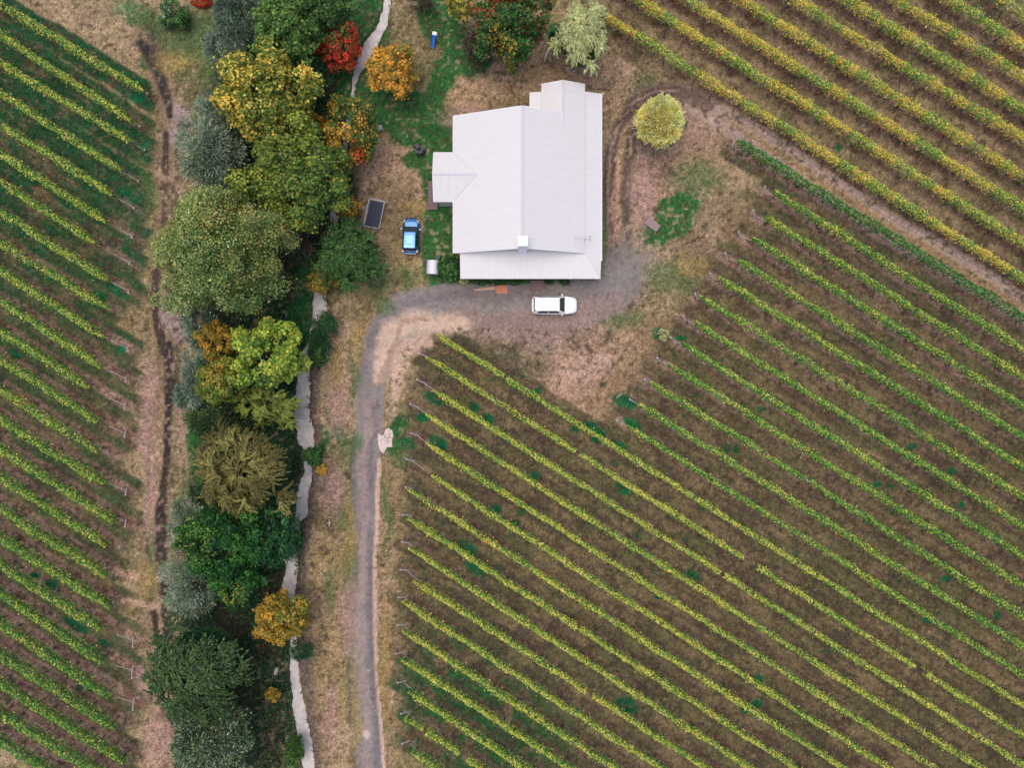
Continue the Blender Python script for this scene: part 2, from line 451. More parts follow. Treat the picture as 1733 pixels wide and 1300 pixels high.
# bright tufted weeds in the alleys
for (u, v, ru, rv, a) in [(1057, 680, 21, 11, 25), (1070, 718, 16, 7, 30), (1000, 723, 14, 8, 30), (1013, 735, 12, 8, 30), (1049, 755, 11, 7, 30), (973, 727, 9, 6, 10), (1006, 745, 8, 5, 20),
                          (742, 748, 16, 9, 30), (803, 690, 9, 8, 30), (827, 708, 9, 8, 20), (905, 806, 9, 7, 30), (840, 862, 10, 6, 20), (875, 885, 7, 5, 0), (882, 868, 6, 5, 0), (908, 663, 9, 6, -40),
                          (735, 675, 20, 7, 30), (1055, 827, 14, 9, 20), (790, 928, 18, 9, 40), (805, 965, 20, 8, 40), (1290, 693, 8, 5, 0), (1230, 757, 6, 8, 0), (1245, 760, 4, 8, 0), (1399, 727, 6, 5, 0),
                          (1543, 755, 7, 6, 0), (1610, 797, 6, 6, 0), (1508, 824, 6, 5, 0), (1485, 821, 6, 5, 0), (1627, 856, 6, 6, 0), (1170, 972, 14, 6, 20), (1285, 1150, 7, 7, 0), (1281, 1192, 8, 7, 0), (1262, 1203, 7, 7, 0),
                          (1115, 565, 12, 10, 0), (1150, 571, 10, 5, 0), (1060, 1195, 18, 12, 30), (1420, 249, 4, 7, 0), (690, 750, 14, 10, 0), (716, 705, 12, 8, 0), (197, 491, 22, 6, 32), (170, 500, 12, 5, 30),
                          (235, 165, 14, 9, 20), (243, 250, 10, 8, 0), (215, 330, 20, 8, 30), (25, 600, 12, 6, 30), (205, 590, 8, 7, 0), (130, 1060, 26, 7, 32), (175, 1090, 10, 6, 30), (90, 990, 12, 7, 30), (60, 975, 9, 6, 0),
                          (1115, 1010, 8, 5, 0), (1600, 980, 9, 6, 0), (1687, 1040, 6, 7, 0), (1570, 1050, 8, 6, 0)]:
    mixc((26, 92, 54), ell(u, v, ru * 1.1, rv * 1.1, a, .35, 0), .8, .5)
rw = np.random.default_rng(3)
for _ in range(110):
    u, v = rw.uniform(0, 1733), rw.uniform(300, 1300)
    sz = rw.uniform(3, 8)
    k = (abs(Un - u) < 30) & (abs(Vn - v) < 30)
    if not k.any(): continue
    m = np.zeros_like(X); m[k] = (1 - sstep(.5, 1.3, np.hypot((Us[k] - u) / sz, (Vs[k] - v) / (sz * .8))))
    mixc((40, 80, 52), m * vine * .8, .9)

# the farm track down the left side, with its ruts
ltr = [(228, 60, 16), (262, 100, 18), (285, 160, 22), (296, 215, 26), (288, 260, 22), (284, 320, 20), (282, 400, 22), (284, 480, 28), (286, 560, 30), (284, 640, 24), (278, 740, 24), (274, 840, 26), (268, 940, 26), (268, 1040, 26), (276, 1110, 22), (296, 1180, 22), (300, 1370, 24)]
m_ltr = stroke(ltr, .35)
mixc((146, 120, 96), m_ltr * .7, .9, .35)
mixc((106, 100, 70), stroke([(u + 14, v, 6) for u, v, _ in ltr[4:]], .6) * .6, 1, .3)
mixc((120, 100, 80), stroke([(u - 20, v, 5) for u, v, _ in ltr[4:]], .6) * .5, 1, .3)
mixc((84, 70, 62), stroke([(280, 330, 4), (272, 420, 4), (264, 480, 5), (266, 560, 5), (282, 620, 6), (284, 700, 6)], .45, 0) * .9, .8)
mixc((90, 74, 62), stroke([(300, 330, 3), (298, 420, 3), (300, 620, 4), (306, 700, 3)], .5, 0) * .8, .8)
mixc((84, 70, 60), stroke([(254, 640, 3), (252, 760, 3), (250, 900, 3)], .6, 0) * .6, .8)
mixc((84, 68, 66), stroke([(300, 1110, 4), (298, 1210, 4), (304, 1370, 4)], .5, 0) * .8, .8)
for pts, c, k in [([(300, 190, 14), (308, 215, 17), (296, 235, 13)], (164, 140, 138), .9), ([(298, 478, 14), (292, 540, 18), (300, 570, 10)], (158, 134, 130), .85), ([(296, 900, 9), (298, 930, 10)], (150, 134, 140), .8),
                  ([(236, 72, 7), (255, 95, 11), (272, 130, 10), (282, 165, 8), (286, 195, 5)], (74, 66, 68), .95), ([(256, 62, 9), (276, 110, 8)], (96, 90, 84), .6),
                  ([(281, 225, 5), (279, 270, 6), (278, 330, 5)], (86, 72, 66), .85), ([(300, 245, 4), (297, 300, 4), (293, 330, 3)], (92, 80, 70), .8), ([(288, 300, 14), (285, 380, 14)], (120, 98, 84), .6),
                  ([(263, 460, 5), (261, 500, 6), (264, 540, 6), (280, 600, 8)], (88, 70, 66), .8), ([(284, 585, 8), (289, 650, 9), (285, 700, 7), (284, 760, 6), (276, 820, 6), (273, 860, 9), (272, 910, 10), (273, 985, 9)], (74, 60, 60), .9),
                  ([(278, 960, 9), (281, 1020, 9), (284, 1080, 8)], (66, 56, 60), .9), ([(250, 905, 4), (250, 935, 3)], (90, 72, 64), .8), ([(254, 1010, 6), (262, 1050, 5), (265, 1080, 4)], (70, 58, 54), .85),
                  ([(283, 1210, 4), (300, 1240, 6), (302, 1370, 6)], (84, 70, 72), .75), ([(278, 1200, 7), (280, 1210, 5)], (80, 64, 58), .6)]:
    dark = sum(c) < 330
    mixc(tuple(int(q * .82) for q in c) if dark else c, stroke(pts, .45 if dark else .6, 0 if dark else 1, 1.0 if dark else 1.1) * min(1, k * 1.15), .7, .5)
for (v, u0) in [(975, 200), (1022, 205)]:
    mixc((190, 150, 126), stroke([(u0, v - 4, 5), (225, v, 6), (262, v + 1, 7)], .6) * .8, .8)

# the looping track behind the house and on between the two fields
ruta = [(1032, 500, 12), (1036, 420, 9), (1030, 330, 9), (1032, 270, 9), (1046, 215, 9), (1075, 172, 10), (1112, 152, 10), (1150, 152, 11), (1200, 178, 8), (1290, 222, 6), (1400, 298, 6), (1500, 362, 6), (1620, 432, 7), (1733, 505, 7), (1880, 600, 7)]
rutb = [(1062, 420, 8), (1060, 330, 8), (1062, 275, 7), (1072, 225, 8), (1100, 180, 8), (1150, 178, 7), (1215, 208, 7), (1260, 235, 6), (1380, 322, 6), (1470, 385, 6), (1600, 462, 6), (1733, 545, 6), (1880, 640, 6)]
mid = [(1046, 450, 26), (1046, 330, 26), (1050, 250, 26), (1085, 185, 28), (1140, 162, 28), (1200, 190, 24), (1300, 250, 22), (1450, 350, 22), (1600, 448, 22), (1733, 527, 22), (1880, 620, 22)]
m_loop = stroke(mid, .25, 0)
mixc((134, 110, 90), m_loop * .9, .8, .3)
mixc((152, 128, 106), stroke(mid[5:], .2, 0), .6, .3)
mixc((146, 118, 88), stroke([(1180, 190, 5), (1250, 222, 9), (1450, 350, 10), (1733, 525, 10), (1880, 618, 10)], .5) * .9, 1, .4)
mixc((176, 150, 136), stroke(ruta[8:], .6, 0, 1.15), .5, .3)
mixc((168, 144, 132), stroke(rutb[5:], .6, 0, 1.15), .5, .3)
mixc((150, 122, 104), stroke([(1160, 225, 30), (1110, 280, 26)], .5) * .6, .8, .3)
mixc((112, 92, 82), stroke(ruta[:9], .5, 0, 1.25), .6, .5)
mixc((102, 84, 76), stroke(rutb[:6], .4, 0), .6, .4)
mixc((152, 122, 96), stroke([(1046, 400, 4), (1045, 300, 5), (1052, 240, 5), (1078, 196, 4), (1110, 170, 4)], .5, 0) * .8, 1, .4)
for off, wq, cq in ((-6, 1.6, (74, 60, 56)), (0, 1.3, (150, 126, 114)), (6, 1.8, (82, 66, 60))):
    mixc(cq, stroke([(1032 + off, 440, wq), (1029 + off, 330, wq), (1031 + off, 270, wq), (1045 + off, 215, wq), (1074 + off, 172 - off * .0 + off * .6, wq), (1112, 152 + off, wq), (1150, 152 + off, wq)], .6, 0) * .8, .6, .3)
for off in (-4, 4):
    mixc((126, 106, 98), stroke([(u, v + off, 1.6) for u, v, _ in ruta[8:]], .6, 0) * .6, .5); mixc((126, 106, 98), stroke([(u, v + off, 1.5) for u, v, _ in rutb[6:]], .6, 0) * .6, .5)
mixc((78, 62, 58), stroke([(1048, 206, 3), (1075, 180, 4), (1110, 158, 4), (1150, 160, 2)], .6, 0) * .8, .6, .3)
mixc((184, 148, 118), stroke([(1046, 270, 3), (1044, 300, 4), (1046, 350, 3)], .5, 0) * .8, .9)
mixc((156, 124, 108), ell(1170, 225, 50, 26, 25, .4) * .7, .7, .3)
mixc((104, 80, 70), ell(1116, 272, 30, 30, 0, .6) * .6 * sstep(.4, .55, n_sm), 1, .3)

# gravel drive from the bottom, round the corner and past the front of the house
drive = [(632, 1400, 25), (628, 1300, 25), (620, 1180, 24), (615, 1100, 23), (613, 1000, 21), (614, 900, 22), (620, 800, 23), (624, 720, 23), (628, 640, 24), (650, 575, 34), (690, 535, 44), (760, 515, 36), (850, 520, 38), (940, 520, 42), (1010, 505, 40)]
m_drv = np.maximum(stroke(drive, .10, 0), stroke([(960, 515, 38), (1030, 490, 46), (1068, 440, 40), (1072, 400, 24)], .6) * sstep(360, 470, Vn))
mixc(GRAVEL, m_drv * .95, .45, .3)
mixc((150, 124, 114), stroke([(760, 540, 16), (860, 552, 26), (960, 545, 26), (1030, 520, 24)], .5) * .8, .8, .3)
mixc((164, 140, 132), stroke([(626, 1400, 8), (622, 1250, 8), (612, 1100, 7), (612, 900, 8), (622, 760, 8), (628, 680, 8)], .6) * .55, .4)
mixc((112, 100, 106), stroke([(598, 1000, 5), (600, 880, 5)], .6) * .5, .4); mixc((112, 102, 106), stroke([(628, 830, 5), (632, 740, 5), (634, 680, 4)], .7) * .7, .4)
mixc((122, 110, 116), stroke([(612, 640, 4), (622, 590, 5), (650, 548, 5), (690, 505, 8), (760, 498, 8), (800, 505, 6)], .6) * .7, .5)
mixc((214, 182, 160), stroke([(640, 640, 8), (648, 600, 12), (668, 562, 18), (700, 545, 20), (745, 552, 16), (790, 552, 8)], .7) * .85, .35, .25)
mixc((206, 172, 152), stroke([(664, 700, 5), (668, 640, 12), (682, 600, 16), (720, 580, 12)], .4) * .8, .5, .25)
mixc((164, 130, 112), stroke([(640, 650, 4), (656, 612, 4), (680, 560, 4), (686, 540, 5), (720, 540, 4)], .6) * .7, .5)
mixc((208, 172, 154), stroke([(656, 1400, 3), (650, 1290, 3), (640, 1180, 3), (633, 1060, 3), (634, 960, 3.5), (638, 860, 3.5), (644, 780, 4)], .3, 0) * .9, .4)
mixc((60, 92, 56), stroke([(602, 1300, 3), (590, 1200, 3), (588, 1000, 3), (592, 860, 2.5), (598, 740, 2.5)], .6) * .6, .9)
mixc((196, 172, 164), ell(598, 1112, 4, 4, 0, .5) + ell(628, 1135, 4, 4, 0, .5) + ell(616, 1244, 7, 4, 0, .5) + ell(633, 1190, 3, 3, 0, .5), .5)
mixc((88, 72, 66), stroke([(980, 590, 3), (1020, 575, 4), (1050, 550, 4), (1075, 515, 4)], .7) * .7 * sstep(.35, .55, n_sm), .9)
mixc((186, 152, 134), ell(1000, 620, 60, 22, -20, .5) * .7 * sstep(.35, .6, n_mid), .9)
mixc((104, 98, 102), np.maximum(stroke([(598, 1300, 5), (594, 1100, 5), (596, 900, 5), (600, 740, 5)], .8, 0), stroke([(640, 1300, 6), (628, 1100, 5), (626, 900, 5)], .8, 0)) * .6, .5)
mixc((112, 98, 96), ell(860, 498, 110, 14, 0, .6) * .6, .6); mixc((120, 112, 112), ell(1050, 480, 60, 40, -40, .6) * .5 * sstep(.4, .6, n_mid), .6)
mixc((112, 96, 70), noroadm() * sstep(.60, .70, n_sm * .6 + n_ti * .4) * .5, 1)
mixc((74, 66, 50), noroadm() * sstep(.62, .72, vn(X, Y, .3, 81) * .6 + n_sm * .4) * .6, 1)
mixc((190, 160, 134), (1 - vine) * noroadm() * sstep(.62, .74, vn(X, Y, .35, 82) * .6 + n_mid * .4) * .4 * (1 - vine * .5), 1)
# wet dark fringe by the creek's east bank
mixc((110, 92, 88), stroke([(536, 640, 10), (532, 760, 10), (528, 860, 9), (515, 900, 9), (506, 980, 9), (512, 1060, 10), (518, 1150, 10), (530, 1230, 12), (545, 1370, 12)], .6) * .75, 1, .4)
mixc((88, 72, 74), stroke([(556, 870, 20), (560, 900, 14)], .6) * .3, 1)

for c, L_ in (((84, 104, 62), [(318, 770, 9, 50), (308, 850, 7, 40), (322, 690, 7, 30), (290, 990, 5, 70), (258, 950, 6, 60), (560, 700, 8, 20), (600, 760, 14, 24), (575, 870, 16, 20), (590, 960, 12, 50), (560, 1000, 10, 40), (600, 640, 8, 60), (680, 770, 14, 22), (655, 870, 8, 60), (330, 60, 40, 40), (360, 110, 20, 40), (640, 480, 20, 30), (655, 520, 20, 14), (1140, 470, 40, 30), (1060, 545, 30, 14), (1180, 300, 40, 30), (690, 470, 20, 16), (1020, 400, 6, 60), (250, 330, 12, 40)]),
              ((168, 132, 122), [(560, 830, 20, 40), (575, 690, 20, 50), (312, 740, 5, 60), (590, 1040, 16, 60), (560, 1230, 12, 60), (250, 700, 14, 90), (256, 850, 10, 60), (250, 1160, 16, 30), (266, 1250, 20, 50), (1040, 350, 4, 60), (790, 200, 40, 20), (1090, 320, 20, 50)]),
              ((150, 126, 78), [(590, 900, 10, 60), (570, 620, 10, 40), (610, 570, 12, 40), (250, 980, 14, 30), (700, 350, 20, 14), (290, 110, 26, 20), (650, 1120, 10, 90), (600, 1200, 8, 90), (1170, 450, 24, 20)])):
    for (u, v, ru, rv_) in L_: mixc(c, ell(u, v, ru, rv_, 0, .6) * .7, 1, .3)
mixc((30, 84, 46), ell(503, 560, 16, 60, 5, .4) * .9, .8, .5)
# creek channel
creek = [(657, -60, 5), (655, 0, 5), (648, 35, 7), (630, 65, 9), (622, 85, 11), (606, 115, 7), (600, 135, 4), (595, 160, 2.5), (590, 200, 4), (575, 300, 6), (556, 420, 6),
         (541, 490, 10), (538, 525, 12), (530, 540, 4), (526, 570, 3.5), (517, 600, 7), (512, 650, 11), (511, 690, 12), (515, 740, 14), (521, 765, 8), (520, 800, 7), (511, 835, 10), (510, 865, 10), (495, 885, 12), (490, 925, 9), (491, 960, 11),
         (487, 1000, 10), (490, 1030, 6), (494, 1085, 5), (497, 1120, 6.5), (499, 1160, 7.5), (503, 1200, 11), (511, 1235, 10), (519, 1270, 10), (523, 1310, 10), (526, 1400, 10)]
dcr, wcr = pdist(creek, Un + wx * .3, Vn + wy * .3); wcr = wcr * (.62 + .6 * n_sm)
rr = dcr / wcr
m_bank = 1 - sstep(1.0, 2.2, rr)
mixc((92, 78, 66), m_bank * .8 * sstep(.35, .6, n_mid), 1, .4)
mixc((38, 74, 44), m_bank * (Un < 500 + (Vn < 300) * 300) * .6, 1, .4)
mixc((120, 104, 98), 1 - sstep(.9, 1.15, rr), .3)
Z = -0.75 * (1 - sstep(.62, 1.35, rr)) - .12 * (1 - sstep(1.0, 4, rr))
Z = Z + strip * .07 - .03 * m_ltr * (n_mid)
Z = Z * ((abs(X) < 57.2) & (abs(Y) < 44.2))

Vg = np.stack([X, Y, Z], -1).reshape(-1, 3)
idx = np.arange(nx * ny).reshape(nx, ny)
Fg = np.stack([idx[:-1, :-1], idx[1:, :-1], idx[1:, 1:], idx[:-1, 1:]], -1)
C = C * (1 + (np.random.default_rng(77).random((nx, ny)) - .5)[..., None] * .55 * GR[..., None])
far_ = sstep(0, 8, np.maximum(abs(X) - 57, abs(Y) - 44))[..., None]
C = C * (1 - far_) + lin((124, 108, 78)) * far_
Cg = np.clip(np.concatenate([C, GR[..., None]], -1), 0, 1).reshape(-1, 4)
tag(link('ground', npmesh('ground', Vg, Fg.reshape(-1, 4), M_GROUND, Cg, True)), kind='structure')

def sheet(name, mask, lift, mat):
    """a cover lying on the ground, cut from the same grid so that it follows every dip"""
    cm = (mask[:-1, :-1] + mask[1:, :-1] + mask[1:, 1:] + mask[:-1, 1:]) / 4 > .5
    f = Fg[cm]; used, inv = np.unique(f, return_inverse=True)
    V = Vg[used].copy(); V[:, 2] += lift
    return tag(link(name, npmesh(name, V, inv.reshape(-1, 4), mat, Cg[used], True)), kind='structure')
sheet('gravel_driveway', m_drv, .008, M_GRAVEL)
sheet('dirt_track', np.maximum(m_loop, 0) * (m_drv < .5), .005, M_GROUND)
sheet('farm_track', m_ltr, .005, M_GROUND)

# creek water and the puddle ----------------------------------------
def water_mat(name, rgb):
    m, N, L, b = newmat(name)
    tc = N.new('ShaderNodeTexCoord'); no = N.new('ShaderNodeTexNoise'); no.inputs['Scale'].default_value = 1.1; no.inputs['Detail'].default_value = 8; no.inputs['Roughness'].default_value = .65
    L.new(tc.outputs['Object'], no.inputs['Vector'])
    cr = N.new('ShaderNodeValToRGB')
    cr.color_ramp.elements[0].position = .35; cr.color_ramp.elements[0].color = (*(lin(rgb) * .72), 1)
    cr.color_ramp.elements[1].position = .6; cr.color_ramp.elements[1].color = (*lin(rgb), 1)
    L.new(no.outputs['Fac'], cr.inputs[0]); L.new(cr.outputs[0], b.inputs['Base Color'])
    b.inputs['Roughness'].default_value = .08; b.inputs['IOR'].default_value = 1.33
    n2 = N.new('ShaderNodeTexNoise'); n2.inputs['Scale'].default_value = 4
    bp = N.new('ShaderNodeBump'); bp.inputs['Strength'].default_value = .08; L.new(n2.outputs['Fac'], bp.inputs['Height']); L.new(bp.outputs[0], b.inputs['Normal'])
    return m
M_WATER = water_mat('muddy_water', (214, 203, 197))
V = []; F = []
for i, (u, v, hw) in enumerate(creek):
    a = creek[max(i - 1, 0)]; b = creek[min(i + 1, len(creek) - 1)]
    dx, dy = b[0] - a[0], -(b[1] - a[1]); l = hypot(dx, dy); nx_, ny_ = -dy / l, dx / l
    x, y, _ = P(u, v); q = (hw + 9) * MPP * 1.0
    V += [(x + nx_ * q, y + ny_ * q, -.32), (x - nx_ * q, y - ny_ * q, -.32)]
    if i: F.append((2 * i - 2, 2 * i - 1, 2 * i + 1, 2 * i))
tag(link('creek_water', npmesh('creek_water', V, F, M_WATER)), kind='structure')
pud = [(640, 733), (646, 738), (650, 735), (652, 727), (658, 724), (664, 729), (666, 738), (663, 748), (664, 757), (655, 757), (651, 765), (648, 768), (643, 762), (640, 752), (639, 742)]
mb = MB(); mb.slab([P(u, v, .014) for u, v in pud][::-1], .012)
tag(mb.build('puddle', water_mat('puddle_water', (214, 190, 182))), kind='structure')

# ------------------------------------------------------------------ vines
GAIN = 1.4
VG = {'Y': [(216, 202, 106), (196, 184, 80), (172, 170, 68), (142, 154, 60)], 'G': [(124, 160, 68), (98, 140, 58), (70, 116, 50), (162, 182, 84)],
      'D': [(44, 110, 48), (32, 88, 42), (70, 132, 52), (96, 150, 60)], 'O': [(210, 172, 78), (216, 158, 70), (186, 160, 70), (190, 132, 60)],
      'K': [(34, 78, 34), (46, 94, 40), (68, 112, 46), (28, 64, 30)]}
VG = {k: np.array([lin(c) for c in v]) * GAIN for k, v in VG.items()}
trunk_me = MB().tube([(0, 0, -.05), (.03, .02, .4), (-.02, .03, .95)], [.045, .032, .026], 5).build('trunk', M_VBARK)
bpy.data.objects.remove(trunk_me)
def arm_trunk():
    m = MB(); m.tube([(0, 0, -.05), (.04, .02, .35), (-.02, .03, .9)], [.05, .036, .03], 5)
    m.tube([(-.02, .03, .88), (.3, .03, .96), (.62, .02, .95)], [.025, .018, .012], 4); m.tube([(-.02, .03, .88), (-.34, .0, .97), (-.6, .02, .94)], [.025, .018, .012], 4)
    o = m.build('trunk_arms', M_VBARK); me = o.data; bpy.data.objects.remove(o); return me
vt = arm_trunk()
o_ = MB().tube([(0, 0, -.1), (0, 0, 2.15)], [.045, .04], 6).build('trellis_post', M_WOOD); post_wood = o_.data; bpy.data.objects.remove(o_)
rv = np.random.default_rng(21)

def vine_row(r):
    B, k = r['block'], r['k']; a, d, Lr = r['a'], r['dir'], r['len']; nrm_ = np.array([-d[1], d[0]]); ang = atan2(d[1], d[0])
    if B == 'R':
        if k == -6: lab = 'dark green vine row growing right beside the dirt track between the two fields'
        else: lab = f'green vine row, {ordinal(k + 6)} one below the dark row beside the dirt track'
        grp = 'vine rows of the lower right field'
    elif B == 'L': lab = f'green vine row of the left field, {ordinal(k + 1)} from the top'; grp = 'vine rows of the left field'
    else: lab = f'yellowing vine row of the upper right field, {ordinal(k + 1)} above the dirt track'; grp = 'autumn vine rows of the upper right field'
    root = empty('vine_row', (a[0], a[1], 0), lab, 'vine row', grp, ang)
    # foliage in row space: x along, y across, z up
    dens = {'R': 180, 'L': 215, 'T': 215}[B]
    if B == 'R' and k <= 5: dens = 185
    n = int(dens * Lr)
    x = rv.uniform(0, Lr, n)
    q = vn(x, x * 0 + k * 3.3, .55, 5 + k % 7); q2 = vn(x, x * 0 + k * 5.1, 2.6, 3)
    hw = {'R': .245, 'L': .33, 'T': .30}[B] * (.68 + .64 * q)
    if B == 'R' and k <= 5: hw *= 1.15
    if B == 'R' and k == -6: hw *= 1.25
    endt = np.clip(np.minimum(x / 1.2, 1), .35, 1); hw = hw * endt
    keep = rv.random(n) < np.clip(.35 + q2 * 2.2, 0, 1)
    if B == 'R' and k in (7, 8, 9, 14, 15, 16, 20, 21): keep &= vn(x, x * 0, 1.1, 40 + k) > .10
    zt = 2.10 + .22 * (q - .5) + {'R': 0, 'L': .08, 'T': -.05}[B]
    th = rv.uniform(-.25, pi + .25, n); rad = rv.uniform(.55, 1.05, n) ** .6
    y = np.cos(th) * hw * rad + (vn(x, x * 0 + 9, 1.9, k + 60) - .5) * .22
    z = (zt - .42) + np.sin(th) * .42 * rad
    low = rv.random(n) < .26
    z = np.where(low, rv.uniform(.95, 1.7, n), z); y = np.where(low, np.sign(y) * hw * rv.uniform(.7, 1.15, n), y)
    if B == 'T': y += rv.normal(0, .07, n)
    sh = rv.random(n) < .05; y = np.where(sh, y * rv.uniform(1.2, 2.1, n), y); z = np.where(sh, z + rv.uniform(-.1, .32, n), z)
    Pc = np.stack([x, y, z], 1)[keep]; n = len(Pc)
    out = np.stack([rv.normal(0, .4, n), np.cos(th[keep]), np.sin(th[keep]) + .5], 1)
    Nn = norm(out + rv.normal(0, .45, (n, 3))); D = np.cross(Nn, rv.normal(0, 1, (n, 3)))
    xx = Pc[:, 0]
    pa = vn(xx, xx * 0 + k * 2.2, 3.4, 71); pb = vn(xx, xx * 0 + k * 1.3, 1.1, 72)
    hi = np.clip((Pc[:, 2] - 1.5) / .7, 0, 1)
    pick = rv.integers(0, 4, n); rnd = rv.random(n)
    Cg_ = VG['G'][pick]; Cy = VG['Y'][pick]; Cd = VG['D'][pick]; Co = VG['O'][pick]; Ck = VG['K'][pick]
    if B == 'R' and k == -6: pY = .02 + .04 * pb; pD = np.full(n, .9)
    elif B == 'R' and k > 6: pY = .62 + .6 * (pa - .35); pD = .16 + .25 * (1 - pb)
    elif B == 'R': pY = .26 + .45 * (pa - .4); pD = .28 + .3 * (1 - pb)
    elif B == 'L': pY = np.full(n, .52 - .012 * k) + .25 * (pa - .5); pD = .25 + .015 * k + .2 * (1 - pb)
    else: pY = .8 + .4 * (pa - .5); pD = .12 + .5 * np.clip(pb - .45, 0, 1)
    Cc = Cg_.copy()
    kd = rnd < pD; Cc[kd] = Cd[kd]
    ky = (rv.random(n) < pY * (.35 + .65 * hi)); Cc[ky] = Cy[ky]
    if B == 'T':
        ty = sstep(.42, .55, vn(xx, xx * 0 + k * 4.7, 1.8, 75) * .6 + vn(xx, xx * 0 + k * 2.7, .7, 76) * .4)
        Cc = np.where((rv.random(n) < .85 * ty)[:, None], np.where((rnd < .32)[:, None], Co, Cy), np.where((rnd < .35)[:, None], Cg_, Cc * .95))
    else:
        po = np.clip(vn(xx, xx * 0 + k * 4.7, 2.4, 75) - .85, 0, 1) * 2.0
        ko = rv.random(n) < po; Cc[ko] = Co[ko]
    if B == 'R' and k == -6: kk = rnd < .8; Cc[kk] = Ck[kk] * 1.5
    Cc = Cc * rv.uniform(.75, 1.2, (n, 1))
    s = rv.uniform(.8, 1.3, n)
    V, F, CC = leaves(Pc, D, Nn, .15 * s, .135 * s, Cc)
    link('foliage', npmesh('foliage', V, F, M_LEAF, CC), root)
    # wires
    t0 = r['t0']
    mb = MB()
    for zz in (1.1, 1.7): mb.tube([(t0, 0, zz), (Lr, 0, zz)], .006, 3)
    mb.build('wire', M_WIRE, root)
    # trunks and posts
    sp = 1.45; nt_ = int(Lr / sp)
    for i in range(nt_):
        o = link('trunk', vt, root, (.5 + i * sp + rv.uniform(-.1, .1), rv.uniform(-.03, .03), 0)); o.rotation_euler = (0, 0, rv.uniform(-.2, .2) + pi * (i % 2)); o.scale = (1, 1, rv.uniform(1.12, 1.25))
    for i in range(1, int(Lr / 6.0) + 1):
        o = link('trellis_post', post_wood, root, (i * 6.0 + rv.uniform(-.2, .2), 0, 0)); o.rotation_euler = (rv.uniform(-.03, .03), rv.uniform(-.03, .03), 0)
        o.scale = (1, 1, rv.uniform(.98, 1.12))
    if r['stake'] is not None:
        metal = B == 'L' and k in (8, 13, 16, 17, 18, 22, 23)
        if metal:
            mb = MB().tube([(t0 + 1.2, .0, -.05), (t0 + .15, -.1, 1.55)], .035, 6)
            mb.build('end_post', M_STEEL, root)
            MB().tube([(t0 + .15, -.1, 1.5), (t0 + .7, .55, .02)], .02, 4).build('stay', M_STEEL, root)
        else:
            rr_ = .085 if B == 'L' else .085
            if B == 'L': pts = [(t0 + 1.1, 0, -.05), (t0 + .2, 0, 1.55)]
            else: pts = [(t0 + .9, 0, -.05), (t0 + .15, rv.uniform(-.1, .1), 1.35)]
            MB().tube(pts, [rr_, rr_ * .85], 8).build('end_post', M_WOOD, root)
            MB().tube([(t0 + .9, 0, .55), (t0 + 2.3, .03, 1.2)], .022, 4).build('stay', M_WOOD, root)
for r in ROWS: vine_row(r)

# ------------------------------------------------------------------ trees and shrubs
PAL = {
 'gold': [(216, 186, 92), (190, 162, 70), (146, 140, 60), (104, 116, 50), (76, 96, 44)],
 'lime': [(172, 176, 74), (146, 160, 62), (118, 142, 56), (84, 116, 48)],
 'bright': [(126, 150, 72), (104, 134, 62), (76, 112, 54), (56, 92, 48)],
 'yellowgreen': [(144, 150, 62), (120, 134, 54), (94, 114, 48), (66, 92, 42)],
 'mid': [(92, 124, 66), (70, 104, 56), (52, 86, 50), (104, 134, 66)],
 'dark': [(46, 92, 50), (34, 76, 46), (66, 108, 54), (28, 62, 44)],
 'deep': [(50, 76, 44), (66, 92, 50), (98, 116, 64), (36, 60, 40)],
 'forest': [(52, 100, 46), (34, 80, 40), (76, 122, 50), (26, 62, 38)],
 'grey': [(146, 158, 128), (120, 138, 110), (92, 112, 90), (168, 172, 144)],
 'greyd': [(122, 138, 116), (94, 114, 96), (144, 156, 132), (70, 90, 74)],
 'olive': [(146, 158, 94), (114, 136, 76), (150, 142, 80), (84, 110, 58), (166, 178, 114)],
 'red': [(206, 62, 44), (178, 54, 40), (150, 80, 48), (120, 96, 52)],
 'redgreen': [(150, 76, 58), (70, 108, 54), (46, 88, 46), (120, 110, 56), (60, 100, 50)],
 'orange': [(214, 160, 66), (196, 142, 58), (172, 144, 64), (118, 122, 54)],
 'amber': [(168, 134, 52), (138, 120, 48), (112, 112, 46), (190, 146, 60)],
 'pale': [(178, 178, 124), (154, 160, 106), (124, 138, 90), (192, 190, 136)],
 'ball': [(250, 226, 146), (242, 212, 118), (246, 224, 160), (196, 176, 84)],
 'spiky': [(134, 124, 66), (110, 106, 56), (82, 86, 46), (162, 150, 90)],
 'fern': [(124, 134, 58), (98, 118, 50), (76, 104, 46), (150, 146, 70)],
 'brown': [(110, 92, 78), (90, 76, 66), (74, 70, 58), (96, 90, 66)],
 'leafy': [(60, 100, 50), (46, 84, 44), (94, 122, 58), (34, 66, 40)],
 'teal': [(42, 84, 52), (30, 68, 46), (60, 102, 58), (70, 112, 66)],
 'mixed': [(96, 118, 54), (66, 98, 48), (180, 140, 62), (56, 86, 44), (200, 150, 60)],
}
PAL = {k: np.minimum(np.array([lin(c) for c in v]) * 1.4 * (1.12 if k in ('ball', 'gold', 'lime') else 1), .9) for k, v in PAL.items()}
rt = np.random.default_rng(5)

